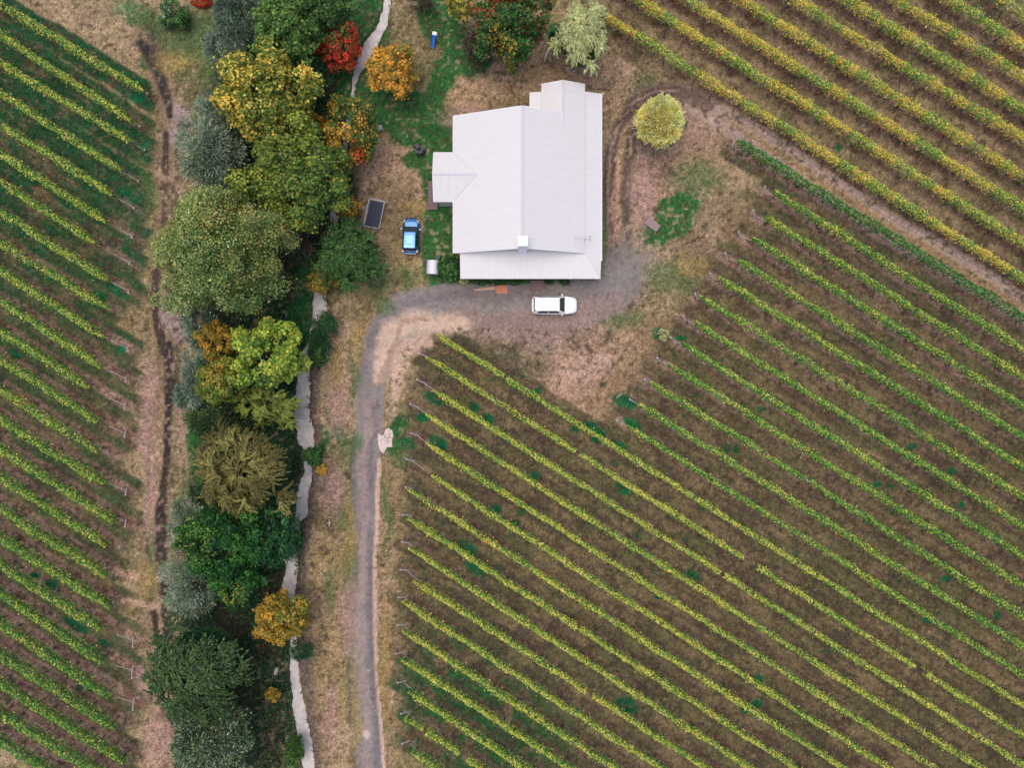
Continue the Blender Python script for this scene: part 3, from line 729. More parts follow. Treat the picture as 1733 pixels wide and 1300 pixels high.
def crown_mesh(R, zc, rz, pal, style, n, ls, patch=None, dens=1.0):
    """a crown built of leaf clumps set over an uneven dome; local coords, base at z=0"""
    pal = PAL[pal]
    ph = rt.uniform(0, 2 * pi, 6); am = rt.uniform(.05, .15, 6)
    def lob(a): return 1 + sum(am[i] * np.sin((i + 2) * a + ph[i]) for i in range(6)) * .8
    if style in ('strand', 'fern'):
        nn = int((16 + 3.6 * R * R) if style == 'strand' else (34 + 8.5 * R * R)); Pc = []; D = []; cid = []
        vv = norm(rt.normal(0, 1, (nn * 4, 3))); vv = vv[vv[:, 2] > .02][:nn]; nn = len(vv)
        per = 9; m = max(6, int(n / (nn * per)))
        for i in range(nn):
            a0 = np.arctan2(vv[i, 1], vv[i, 0]); fr = rt.uniform(.05, .84)
            rr0 = np.hypot(vv[i, 0], vv[i, 1]) ** .7 * R * lob(a0) * fr * 1.05
            node = np.array([rr0 * cos(a0), rr0 * sin(a0), zc + rz * (math.sqrt(max(0, 1 - (rr0 / R) ** 2)) * .95 - .15) + rt.normal(0, .25 if style != 'strand' else .55)])
            a1 = a0 + rt.normal(0, .35); bri = rt.random()
            for j in range(per):
                az_ = a1 + rt.normal(0, .55 if style == 'strand' else .8); ln = min(1.7, R * .4) * rt.uniform(.6, 1.1) if style == 'strand' else min(1.0, R * .3) * rt.uniform(.6, 1.2)
                t = rt.uniform(0, 1, m); bend = rt.normal(0, .5)
                aa = az_ + bend * t
                q_ = np.stack([np.cos(aa) * t * ln, np.sin(aa) * t * ln, ln * (.35 * t - .75 * t * t)], 1) + node + rt.normal(0, .035, (m, 3))
                Pc.append(q_); sp_a = aa + rt.choice([-1, 1], m) * rt.uniform(.05, .5, m)
                D.append(np.stack([np.cos(sp_a), np.sin(sp_a), .3 - 1.1 * t], 1)); cid.append(np.full(m, bri))
        Pc = np.concatenate(Pc); D = np.concatenate(D); cb = np.concatenate(cid); n_ = len(Pc)
        Nn = np.stack([rt.normal(0, .35, n_), rt.normal(0, .35, n_), np.ones(n_)], 1)
        # inner fill so that the heart of the crown stays leafy
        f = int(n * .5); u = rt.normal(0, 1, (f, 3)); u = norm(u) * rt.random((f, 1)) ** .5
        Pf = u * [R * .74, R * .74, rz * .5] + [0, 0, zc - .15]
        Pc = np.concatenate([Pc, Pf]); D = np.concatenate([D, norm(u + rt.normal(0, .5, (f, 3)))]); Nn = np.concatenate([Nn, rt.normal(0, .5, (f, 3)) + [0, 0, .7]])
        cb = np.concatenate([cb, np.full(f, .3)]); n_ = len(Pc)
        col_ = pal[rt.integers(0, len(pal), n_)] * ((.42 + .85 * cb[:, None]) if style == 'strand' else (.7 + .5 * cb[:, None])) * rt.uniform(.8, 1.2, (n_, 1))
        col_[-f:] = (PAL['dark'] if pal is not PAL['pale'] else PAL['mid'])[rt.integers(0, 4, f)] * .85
        s = rt.uniform(.7, 1.3, n_)
        return leaves(Pc, D, Nn, ls[0] * s, ls[1] * s, col_)
    # clump styles
    big = style == 'big'
    rc0 = {'clump': .16, 'fine': .22, 'big': .17, 'ball': .13, 'tuft': .2}[style]
    M = int(dens * {'clump': 90, 'fine': 46, 'big': 80, 'ball': 90, 'tuft': 60}[style] * (1 + R * .14))
    if R < 2: M = int(M * .5)
    v = norm(rt.normal(0, 1, (M * 3, 3))); v = v[v[:, 2] > -.35][:M]; M = len(v)
    az = np.arctan2(v[:, 1], v[:, 0]); rf = rt.uniform(.45, 1, M) ** (.5 if style != 'ball' else .3)
    lobv = lob(az) if style != 'ball' else 1 + .03 * np.sin(5 * az)
    cc = v * rf[:, None] * np.stack([R * lobv, R * lobv, np.full(M, rz)], 1) * (1 - rc0 * .7) + [0, 0, zc]
    cc[:, 2] += rt.normal(0, .10 * rz, M)
    rc = R * rc0 * rt.uniform(.65, 1.35, M) + .1
    pr = rc ** 2; pr /= pr.sum()
    ci = rt.choice(M, n, p=pr)
    u = norm(rt.normal(0, 1, (n, 3)) + np.stack([v[ci, 0] * .5, v[ci, 1] * .5, np.full(n, .55)], 1))
    rad_ = rt.uniform(.3, 1.0, n) ** .5
    if style == 'fine': rad_ = rt.uniform(.2, 1.3, n) ** .8
    wild = rt.random(n) < .09; rad_ = np.where(wild, rad_ * rt.uniform(1.1, 1.7, n), rad_)
    Pc = cc[ci] + u * (rc[ci] * rad_)[:, None] * [1, 1, .8]
    if style == 'fine':
        D = u + np.stack([v[ci, 0], v[ci, 1], np.zeros(n)], 1) * .5 + rt.normal(0, .35, (n, 3)); Nn = rt.normal(0, .6, (n, 3)) + [0, 0, .6]
    elif style == 'ball':
        D = v[ci] + u * .6 + rt.normal(0, .3, (n, 3)); Nn = rt.normal(0, .6, (n, 3)) + [0, 0, .5]
    else:
        Nn = norm(u + [0, 0, .35] + rt.normal(0, .45, (n, 3))); D = np.cross(Nn, rt.normal(0, 1, (n, 3)))
    cb = rt.random(M); ct = rt.integers(0, len(pal), M)
    mixr = rt.random(n) < .5
    pk = np.where(mixr, ct[ci], rt.integers(0, len(pal), n))
    col_ = pal[pk] * (.72 + .5 * cb[ci][:, None]) * rt.uniform(.78, 1.22, (n, 1))
    if patch:      # list of (dx, dy, radius, palette, share) in units of R: leaves of another colour on one side
        for (dx, dy, pr_, pp, sh_) in patch:
            dd = np.hypot(Pc[:, 0] / R - dx, Pc[:, 1] / R - dy)
            k = (rt.random(n) < sh_ * (1 - sstep(pr_ * .6, pr_ * 1.2, dd)))
            col_[k] = PAL[pp][rt.integers(0, len(PAL[pp]), k.sum())] * rt.uniform(.75, 1.2, (k.sum(), 1))
    s = rt.uniform(.7, 1.35, n)
    return leaves(Pc, D, Nn, ls[0] * s, ls[1] * s, col_)

def trunk_mesh_for(R, zc, rz, shrub=False):
    m = MB()
    tr = max(.04, R * .055)
    top = zc + (0 if shrub else rz * .2)
    if shrub:
        for i in range(5):
            a = rt.uniform(0, 2 * pi); q = R * rt.uniform(.3, .6)
            m.tube([(cos(a) * .05, sin(a) * .05, -.1), (cos(a) * q * .4, sin(a) * q * .4, zc * .6), (cos(a) * q, sin(a) * q, zc + rz * .3)], [tr * .7, tr * .5, tr * .2], 5)
    else:
        l = rt.uniform(-.05, .05, 2) * R
        m.tube([(0, 0, -.2), (0, 0, .15), (l[0], l[1], top * .5), (l[0] * 2, l[1] * 2, top)], [tr * 1.5, tr, tr * .8, tr * .35], 9)
        for i in range(8):
            a = i * 2.4 + rt.uniform(-.3, .3); z0 = top * rt.uniform(.4, .9); q = R * rt.uniform(.5, .8)
            m.tube([(l[0], l[1], z0), (cos(a) * q * .5, sin(a) * q * .5, z0 + rz * .25), (cos(a) * q, sin(a) * q, min(z0 + rz * .5, zc + rz * .5))], [tr * .45, tr * .3, tr * .1], 5)
    return m

def tree(name, label, cat, px, py, rpx, zc, rz, pal, style, n, ls=(.26, .2), patch=None, ry=1.0, group=None, dens=1.0):
    R = rpx * MPP * (H - zc) / H
    x, y, _ = P(px, py, zc)
    root = empty(name, (x, y, 0), label, cat, group, 0)
    shrub = zc < 1.6
    trunk_mesh_for(R, zc, rz, shrub).build('stem' if shrub else 'trunk', M_BARK, root, smooth=True)
    V, F, CC = crown_mesh(R, zc, rz, pal, style, n, ls, patch, dens)
    V = V * [1, ry, 1]
    V[:, 2] = np.maximum(V[:, 2], .03)
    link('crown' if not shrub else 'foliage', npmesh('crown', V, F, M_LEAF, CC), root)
    return root

TREES = [
 # belt, from the top down
 ('willow_tree', 'grey green willow at the top edge, left of the bright green maple', 'tree', 408, 25, 42, 4.0, 2.6, 'greyd', 'fine', 9000, (.34, .06), None, 1.2),
 ('willow_tree', 'grey green willow between the dark track and the gold tree, upper one', 'tree', 392, 92, 36, 3.6, 2.4, 'greyd', 'fine', 7000, (.34, .06), None, 1.2),
 ('maple_tree', 'bright green tree left of the small red tree', 'tree', 487, 55, 54, 5.5, 3.2, 'bright', 'big', 9000, (.30, .24), None, 1.0),
 ('broadleaf_tree', 'dark green tree at the top edge above the red tree', 'tree', 545, 8, 50, 4.5, 3.0, 'mid', 'clump', 8000, (.24, .18), None, .9),
 ('maple_tree', 'small red tree beside the creek', 'tree', 571, 78, 37, 2.6, 1.8, 'red', 'clump', 5000, (.24, .18), [(0, .5, .7, 'mid', .6)], 1.1),
 ('round_shrub', 'dark green rounded shrub between the gold tree and the red tree', 'shrub', 528, 128, 36, 2.2, 1.9, 'teal', 'fine', 7000, (.2, .08), None, 1.1),
 ('broadleaf_tree', 'large gold and green tree near the top of the tree belt', 'tree', 452, 168, 82, 6.6, 4.6, 'gold', 'big', 17000, (.30, .24), [(.6, -.6, .9, 'yellowgreen', .6), (-.4, .5, .7, 'gold', .5)], .93),
 ('willow_tree', 'pale grey willow left of the gold tree, beside the dark track', 'tree', 372, 196, 40, 3.6, 2.6, 'greyd', 'fine', 7500, (.36, .06), None, 1.1),
 ('willow_tree', 'large pale grey willow left of the lime topped tree', 'tree', 362, 262, 58, 4.0, 3.2, 'grey', 'fine', 15000, (.38, .07), [(.6, -.3, .9, 'greyd', .8)], 1.1),
 ('flowering_shrub', 'orange yellow shrub tucked between the gold tree and the lime green tree', 'shrub', 530, 212, 22, 2.4, 1.4, 'orange', 'clump', 2200, (.22, .17), None, .8),
 ('fruit_tree', 'mottled orange and green tree with a red tip beside the lawn', 'tree', 595, 225, 50, 3.4, 2.6, 'mixed', 'clump', 9000, (.22, .14), [(.3, -.65, .22, 'red', .8), (-.5, -.4, .3, 'orange', .6)], 1.3),
 ('maple_tree', 'round orange tree on the lawn right of the creek', 'tree', 663, 120, 42, 3.6, 2.2, 'orange', 'clump', 6500, (.26, .2), None, .95),
 ('broadleaf_tree', 'large lime green tree above the trampoline', 'tree', 506, 305, 88, 6.8, 4.4, 'yellowgreen', 'big', 19000, (.3, .24), [(.6, -.5, .8, 'mid', .3)], .95),
 ('bare_shrub', 'dark thin shrub with bare branches between the two biggest crowns', 'shrub', 492, 392, 42, 2.2, 1.6, 'brown', 'fine', 2600, (.4, .04), [(.3, .2, .5, 'amber', .3)], 1.1),
 ('poplar_tree', 'biggest olive green round tree, beside the farm track', 'tree', 380, 428, 107, 7.6, 5.6, 'olive', 'clump', 60000, (.2, .14), [(.55, .2, .7, 'amber', .16), (-.7, .1, .5, 'amber', .08), (.3, -.3, .8, 'mid', .35)], .98, None, 2.2),
 ('leafy_tree', 'dark green spreading tree below the trampoline', 'tree', 592, 432, 62, 3.0, 2.2, 'leafy', 'fern', 22000, (.22, .10), None, 1.0),
 ('flowering_shrub', 'small pale orange flowering shrub beside the trampoline', 'shrub', 592, 352, 17, 1.4, .9, 'orange', 'clump', 420, (.2, .18), None, 1.1),
 ('round_shrub', 'yellowish shrub overhanging the wide end of the creek pool', 'shrub', 546, 474, 25, 1.7, 1.3, 'amber', 'clump', 2600, (.2, .14), [(0, 0, 1, 'fern', .5)], .9),
 ('juniper_shrub', 'dark green low shrub on the east creek bank under the drive bend', 'shrub', 548, 568, 30, 1.2, 1.0, 'teal', 'fine', 4200, (.2, .07), None, 1.25),
 ('round_shrub', 'small bright green shrub at the foot of the dark bank shrub', 'shrub', 540, 602, 17, 1.3, .9, 'leafy', 'clump', 1700, (.18, .13), None, 1.0),
 ('broadleaf_tree', 'amber speckled round tree below the biggest olive tree', 'tree', 373, 576, 35, 4.2, 2.8, 'amber', 'clump', 6000, (.2, .13), None, 1.0),
 ('maple_tree', 'bright yellow green tree overhanging the creek', 'tree', 456, 602, 58, 5.0, 3.2, 'lime', 'big', 11000, (.28, .24), [(-.1, -.9, .5, 'leafy', .5)], 1.05),
 ('broadleaf_tree', 'yellow tipped green tree left of the bright yellow green one', 'tree', 382, 645, 46, 4.0, 2.8, 'fern', 'clump', 7500, (.24, .17), [(.0, .4, .7, 'amber', .5)], 1.0),
 ('willow_tree', 'grey green shrubby willow edging the farm track, below the biggest olive tree', 'tree', 338, 552, 24, 2.6, 2.0, 'greyd', 'fine', 4200, (.3, .06), None, 1.7),
 ('willow_tree', 'dusty green willow on the track side of the yellow tipped tree', 'tree', 334, 652, 34, 3.0, 2.4, 'greyd', 'fine', 8000, (.3, .06), None, 1.6),
 ('broadleaf_tree', 'dark blue green tree just above the spiky willow', 'tree', 368, 705, 46, 2.8, 2.0, 'deep', 'fine', 8500, (.24, .09), None, .9),
 ('fern_tree', 'feathery green tree reaching over the creek below the yellow green one', 'tree', 462, 684, 50, 3.0, 1.8, 'fern', 'strand', 16000, (.3, .08), None, .95),
 ('golden_willow', 'spiky golden brown willow with radiating branches', 'tree', 423, 792, 90, 5.6, 3.4, 'spiky', 'strand', 52000, (.32, .05), [], .92),
 ('willow_tree', 'pale grey willow beside the track under the spiky willow', 'tree', 318, 882, 32, 2.8, 2.0, 'grey', 'fine', 6500, (.3, .06), None, 1.2),
 ('oak_tree', 'broad dark green tree below the spiky willow', 'tree', 382, 918, 78, 5.0, 3.2, 'forest', 'clump', 18000, (.24, .17), [(-.5, .1, .6, 'yellowgreen', .25)], .85),
 ('broadleaf_tree', 'dark green tree hanging over the west creek bank beside the broad dark tree', 'tree', 455, 900, 50, 3.2, 2.4, 'dark', 'clump', 9000, (.22, .15), None, 1.4),
 ('willow_tree', 'grey willow beside the track between the two dark trees', 'tree', 328, 988, 46, 3.4, 2.6, 'grey', 'fine', 11000, (.32, .06), [(.5, 0, .7, 'greyd', .8)], 1.15),
 ('broadleaf_tree', 'mid green tree left of the orange topped tree by the creek', 'tree', 408, 992, 40, 4.0, 2.4, 'forest', 'clump', 7000, (.24, .16), [(0, -.2, .6, 'fern', .5)], .9),
 ('broadleaf_tree', 'orange topped tree hanging over the lower creek', 'tree', 478, 1045, 45, 3.8, 2.6, 'amber', 'clump', 8500, (.24, .18), [(-.2, -.5, .6, 'orange', .35), (.5, .5, .6, 'fern', .4)], .95),
 ('broadleaf_tree', 'big blue green tree near the bottom left of the belt', 'tree', 342, 1128, 92, 5.6, 4.2, 'deep', 'fern', 46000, (.24, .11), None, .98),
 ('willow_tree', 'soft grey green willow at the bottom edge of the belt', 'tree', 362, 1255, 66, 4.6, 3.2, 'deep', 'fine', 26000, (.3, .09), [(0, 0, 1.4, 'grey', .5)], 1.1),
 ('juniper_shrub', 'dark shrub sitting across the creek below the orange topped tree', 'shrub', 512, 1100, 21, 1.2, .9, 'teal', 'fine', 2600, (.2, .06), None, .8),
 ('flowering_shrub', 'small yellow flowered shrub beside the lower creek', 'shrub', 463, 1174, 13, 1.2, .7, 'amber', 'clump', 700, (.18, .14), None, 1.0),
 ('bank_plant', 'bright green leafy plant on the east bank beside the spiky willow', 'plant', 531, 772, 17, .9, .6, 'leafy', 'fern', 1500, (.34, .12), None, 1.1),
 ('bank_plant', 'yellow plant just below the bright green bank plant', 'plant', 546, 796, 9, .6, .4, 'orange', 'fern', 420, (.26, .08), None, 1.1),
 ('bank_plant', 'green leafy plant on the east bank beside the broad dark tree', 'plant', 502, 912, 13, .8, .6, 'leafy', 'fern', 1200, (.3, .12), None, 1.4),
 ('round_shrub', 'bright green shrub on the west bank at the bottom edge', 'shrub', 500, 1272, 17, 1.0, .8, 'leafy', 'fine', 2400, (.2, .08), None, 1.4),
 # top left garden
 ('garden_bush', 'pale green bush near the top edge left of the tree belt', 'shrub', 294, 22, 25, 1.1, .8, 'mid', 'tuft', 2200, (.2, .15), [(-.3, 0, .7, 'grey', .4)], 1.0),
 ('garden_bush', 'small round emerald green bush below the pale green bush', 'shrub', 308, 38, 12, .8, .6, 'leafy', 'fine', 1100, (.14, .08), None, .8),
 ('red_ground_plant', 'low red leaved plant at the top edge left of the grey willow', 'plant', 343, 2, 18, .4, .3, 'red', 'tuft', 1400, (.2, .15), None, .6),
 # above the house
 ('broadleaf_tree', 'yellow leaved tree at the top edge above the lawn gap', 'tree', 780, 5, 24, 3.4, 2.2, 'gold', 'clump', 2800, (.24, .18), None, 1.2),
 ('broadleaf_tree', 'large green tree with a rust red crown above the house', 'tree', 862, 38, 68, 5.2, 3.6, 'redgreen', 'clump', 15000, (.26, .19), [(-.15, .35, .4, 'red', .35), (.0, -.5, .8, 'forest', .6), (-.2, -.9, .4, 'amber', .5)], .95),
 ('bare_shrub', 'greyish brown twiggy shrub left of the rust red tree', 'shrub', 806, 76, 26, 2.0, 1.6, 'brown', 'fine', 4200, (.26, .06), None, 1.3),
 ('silver_tree', 'pale silvery green feathery tree behind the house corner', 'tree', 984, 66, 46, 4.2, 3.0, 'pale', 'fern', 20000, (.30, .08), None, 1.3),
 ('leafy_shrub', 'dark green shrub squeezed between the rust red tree and the silvery tree', 'shrub', 948, 66, 18, 1.5, .9, 'leafy', 'clump', 1200, (.2, .14), None, .7),
 ('dark_shrub', 'purplish dark shrub at the top edge right of the creek', 'shrub', 712, 4, 24, 1.2, .9, 'brown', 'fine', 2600, (.24, .05), None, .5),
 ('golden_ball_tree', 'round pale yellow tree inside the loop of the dirt track', 'tree', 1116, 207, 39, 3.2, 2.2, 'ball', 'ball', 26000, (.2, .10), None, 1.02, None, 3.2),
 # against the house
 ('garden_bush', 'leafy green bush between the silver locker and the house wall', 'shrub', 762, 452, 21, .9, .9, 'leafy', 'clump', 3200, (.18, .12), None, 1.2),
 ('bank_weed', 'pale clump of weeds at the tip of a vine row right of the turning area', 'plant', 1124, 567, 10, .5, .35, 'pale', 'tuft', 500, (.16, .12), None, 1.0),
]
for t in TREES: tree(*t)
for i, (px, r_, lb) in enumerate([(785, 6, 'low pale flowered plant under the front eave at the left house corner'), (815, 10, 'low green plant under the front eave above the long slab'),
                                 (845, 10, 'low green plant under the front eave above the orange pallet'), (874, 9, 'low green plant under the front eave left of the steps'), (928, 7, 'low green plant under the front eave right of the steps'),
                                 (955, 8, 'low green plant under the front eave behind the white car')]):
    tree('border_plant', lb, 'plant', px, 477, r_ * 1.3, .35, .3, 'leafy' if i else 'pale', 'tuft', 420, (.15, .11), None, .5, 'plants along the front of the house')

# bare branches of the thin shrub
def twigs(name, px, py, rpx, z, n, mat, parent=None, label=None, cat=None):
    m = MB(); x, y, _ = P(px, py, z); R = rpx * MPP
    for i in range(n):
        a = rt.uniform(0, 2 * pi); l = R * rt.uniform(.5, 1.1); b = a + rt.uniform(-.6, .6)
        p0 = (0, 0, .1); p1 = (cos(a) * l * .5, sin(a) * l * .5, z * rt.uniform(.5, 1)); p2 = (p1[0] + cos(b) * l * .5, p1[1] + sin(b) * l * .5, p1[2] + rt.uniform(0, .6))
        m.tube([p0, p1, p2], [.035, .025, .01], 4)
    o = m.build(name, mat, None); o.location = (x, y, 0); tag(o, label, cat)
twigs('fallen_branches', 505, 405, 40, 1.9, 40, plain('dead_wood', (150, 134, 126), .9), None, 'tangle of bare grey branches between the biggest tree and the spreading tree', 'branches')
twigs('fallen_branches', 935, 104, 20, .4, 26, plain('dry_twig', (120, 96, 84), .9), None, 'heap of dry twigs on the grass above the house', 'branches')
twigs('fallen_branches', 552, 536, 12, .5, 14, plain('pale_twig', (196, 184, 170), .9), None, 'pale broken branches lying across the narrow part of the creek', 'branches')

# ------------------------------------------------------------------ ground cover that nobody could count
def scatter(name, label, cat, n, maskfun, ls, ht, colfun, up=.8, seed=1):
    r = np.random.default_rng(seed)
    i = r.integers(0, nx, n * 6); j = r.integers(0, ny, n * 6)
    core = (abs(gx[i]) < 56.9) & (abs(gy[j]) < 43.9)
    pm = maskfun[i, j] * core
    k = r.random(len(i)) < pm; i, j = i[k][:n], j[k][:n]; m = len(i)
    x = gx[i] + r.uniform(-.08, .08, m); y = gy[j] + r.uniform(-.08, .08, m); z = Z[i, j] + ht * r.uniform(.2, 1, m)
    D = np.stack([r.normal(0, 1, m), r.normal(0, 1, m), np.full(m, up)], 1); Nn = r.normal(0, .5, (m, 3)) + [0, 0, 1]
    s = r.uniform(.6, 1.4, m)
    V, F, CC = leaves(np.stack([x, y, z], 1), D, Nn, ls[0] * s, ls[1] * s, colfun(C[i, j], r, m))
    return tag(link(name, npmesh(name, V, F, M_LEAF, CC)), label, cat, kind='stuff')
noroad = (1 - np.clip(m_drv * 1.2, 0, 1)) * (rr > 1.05)
green = sstep(0.0, .05, C[..., 1] - C[..., 0] * 1.02)
def cg(base, r, m): return np.clip(base * r.uniform(.7, 1.75, (m, 1)) * (1 + r.normal(0, .1, (m, 3))), 0, 1)
scatter('meadow_grass', 'short rough grass and weeds between the vine rows and tracks', 'grass', 150000, noroad * (.35 + .65 * green) * (1 - .6 * np.maximum(m_loop, m_ltr)), (.16, .05), .07, cg, .7, 4)
bm_ = stroke(belt, .08)
def cu(base, r, m):
    p = np.concatenate([PAL['dark'], PAL['teal'], PAL['forest']]); return p[r.integers(0, len(p), m)] * r.uniform(.5, 1.0, (m, 1))
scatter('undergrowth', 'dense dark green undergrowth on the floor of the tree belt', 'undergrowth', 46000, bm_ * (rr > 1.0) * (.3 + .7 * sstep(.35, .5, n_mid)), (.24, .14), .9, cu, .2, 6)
def reed(base, r, m):
    p = np.array([lin(c) for c in [(160, 138, 104), (128, 116, 80), (104, 104, 66), (176, 150, 120), (86, 96, 60)]]); return p[r.integers(0, 5, m)] * r.uniform(.7, 1.2, (m, 1))
rm = np.clip(.8 * (1 - sstep(1.15, 2.0, rr)) + ell(468, 1240, 40, 80, 10, .3) + ell(700, 62, 58, 56, 0, .3) + ell(455, 1100, 24, 40, 0, .3) + .7 * stroke([(545, 690, 16), (548, 860, 16), (520, 950, 14), (540, 1150, 12), (556, 1300, 12)], .5) + .5 * ell(640, 80, 20, 60, 20, .4), 0, 1) * (rr > 1.05)
scatter('dry_reeds', 'straw coloured reeds and long dry grass along the creek', 'reeds', 26000, rm, (.5, .045), .4, reed, .5, 8)
def fall(base, r, m):
    p = np.array([lin(c) for c in [(230, 176, 90), (220, 140, 60), (226, 200, 150), (200, 96, 60)]]); return p[r.integers(0, 4, m)]
lm = blk['T'] * np.clip(strip * 1.0 + .12, 0, 1) * sstep(.4, .6, fbm(X, Y, 2, 61)) + .25 * strip * blk['R'] * sstep(.55, .66, fbm(X, Y, 1.5, 62)) + .2 * ell(1100, 140, 60, 14, -10) + .1 * blk['L'] * strip
scatter('fallen_leaves', 'fallen yellow and orange vine leaves on the soil', 'fallen leaves', 7000, np.clip(lm, 0, 1), (.09, .07), .03, fall, .0, 9)
def stone(base, r, m): return np.array([lin((205, 198, 192))]) * r.uniform(.6, 1.1, (m, 1))
scatter('loose_stones', 'pale loose stones scattered on the drive and under the vines', 'stones', 2600, np.clip(.12 * m_drv + .12 * strip * (blk['R'] + blk['T']) + .02 * vine, 0, 1), (.07, .06), .03, stone, .1, 10)

# ------------------------------------------------------------------ house
def roof_mat(name, ax):
    m, N, L, b = newmat(name)
    tc = N.new('ShaderNodeTexCoord'); sp = N.new('ShaderNodeSeparateXYZ'); L.new(tc.outputs['Object'], sp.inputs[0])
    def M_(op, a, b_=None):
        n = N.new('ShaderNodeMath'); n.operation = op
        for i, q in enumerate((a, b_)):
            if q is None: continue
            if isinstance(q, (int, float)): n.inputs[i].default_value = q
            else: L.new(q, n.inputs[i])
        return n.outputs[0]
    c = sp.outputs[ax]; o = sp.outputs[1 - ax]
    rib = M_('SINE', M_('MULTIPLY', c, 2 * pi / .19))
    lap = M_('GREATER_THAN', M_('FRACT', M_('MULTIPLY', c, 1 / .76)), .95)
    lap2 = M_('GREATER_THAN', M_('FRACT', M_('MULTIPLY', o, 1 / 1.1)), .965)
    no = N.new('ShaderNodeTexNoise'); no.inputs['Scale'].default_value = 1.3; no.inputs['Detail'].default_value = 8; no.inputs['Roughness'].default_value = .7
    L.new(tc.outputs['Object'], no.inputs['Vector'])
    v = M_('ADD', M_('MULTIPLY', no.outputs['Fac'], .10), .985)
    mp = N.new('ShaderNodeMapping'); mp.inputs['Scale'].default_value = (.35, 4, 1) if ax == 1 else (4, .35, 1); L.new(tc.outputs['Object'], mp.inputs[0])
    n2 = N.new('ShaderNodeTexNoise'); n2.inputs['Scale'].default_value = 1.0; n2.inputs['Detail'].default_value = 6; L.new(mp.outputs[0], n2.inputs['Vector'])
    v = M_('SUBTRACT', v, M_('MULTIPLY', M_('MAXIMUM', M_('SUBTRACT', n2.outputs['Fac'], .5), 0), .16))
    v = M_('SUBTRACT', v, M_('MULTIPLY', lap, .05)); v = M_('SUBTRACT', v, M_('MULTIPLY', lap2, .02))
    v = M_('ADD', v, M_('MULTIPLY', rib, .012))
    hs = N.new('ShaderNodeHueSaturation'); hs.inputs['Color'].default_value = (*lin((219, 214, 212)), 1); L.new(v, hs.inputs['Value'])
    L.new(hs.outputs[0], b.inputs['Base Color']); b.inputs['Roughness'].default_value = .5; b.inputs['Metallic'].default_value = 0
    bp = N.new('ShaderNodeBump'); bp.inputs['Strength'].default_value = .15; bp.inputs['Distance'].default_value = .015
    L.new(rib, bp.inputs['Height']); L.new(bp.outputs[0], b.inputs['Normal'])
    return m
M_RX, M_RY = roof_mat('roof_sheet_a', 1), roof_mat('roof_sheet_b', 0)
M_TRIM = plain('roof_trim', (238, 232, 234), .45, var=.04); M_WALL = plain('weatherboard', (214, 206, 196), .7, var=.06)
M_GLASS = plain('dark_glass', (34, 42, 50), .06, var=.1, spec=.8); M_DECK = plain('deck_boards', (124, 98, 98), .8, var=.25, scale=9)
M_CAP = plain('ridge_metal', (214, 207, 212), .45, var=.04); M_WHITE = plain('white_paint', (246, 246, 246), .4, var=.03)
house = empty('farmhouse', (0, 0, 0), 'white roofed farmhouse with a verandah round two sides', 'house')
ZE, ZR = 3.05, 5.5
XL, XM, XR = -5.665, .967, 7.09; Y0, Y1 = 12.75, 26.07
sl = (ZR - ZE) / (XM - XL); sr = (ZR - ZE) / (XR - XM)
rm_ = MB()
# main left slope with the opening where the side wing cuts in, main right slope
rm_.slab([(XL, Y0, ZE), (XM, Y0, ZR), (XM, Y1, ZR), (XL, Y1, ZE)], .07)
rm_.slab([(XM, Y0, ZR), (XR, Y0, ZE), (XR, Y1, ZE), (XM, Y1, ZR)], .07)
rm_.build('roof', M_RX, house)
# rear wing: ridge at 4.90
XW0, XWR = 2.85, 4.90; ZW = ZE + (XR - XWR) * sr; YW = 29.15
MB().slab([(XWR, Y1, ZW), (XR, Y1, ZE), (XR, YW, ZE), (XWR, YW, ZW)], .06).slab([(XW0, Y1 - .3, ZE - .02), (XWR, Y1 - 1.1, ZW + .012), (XWR, YW, ZW), (XW0, YW, ZE - .02)], .06).build('rear_roof', M_RX, house)
MB().slab([(1.70, Y1 - .2, 2.75), (XW0 + .15, Y1 - .2, 2.86), (XW0 + .15, 28.5, 2.86), (1.70, 28.5, 2.72)], .06).build('lean_to_roof', M_RX, house)
# side wing
YS0, YS1, YSR, XS = 17.80, 22.45, 20.13, -7.62; ZS = 3.9; XA = XL + (ZS - ZE) / sl
MB().slab([(XS, YS1, ZE + .01), (XS, YSR, ZS + .012), (XA, YSR, ZS + .012), (XL, YS1, ZE + .012)], .06).slab([(XS, YSR, ZS + .012), (XS, YS0, ZE + .01), (XL, YS0, ZE + .012), (XA, YSR, ZS + .012)], .06).build('side_roof', M_RY, house)
# verandah, two planes meeting on a hip
ZO, ZI = 2.42, 2.93
MB().slab([(-5.07, Y0 + .15, ZI), (-5.07, 10.43, ZO), (8.66, 10.43, ZO), (XR - .05, Y0 + .15, ZI)], .05).build('verandah_roof', M_RY, house)
MB().slab([(XR - .05, Y0 + .15, ZI), (8.66, 10.43, ZO), (8.74, 10.43 + 1.7, ZO), (8.74, 28.5, ZO), (XR - .05, 28.5, ZI)], .05).build('verandah_roof', M_RX, house)
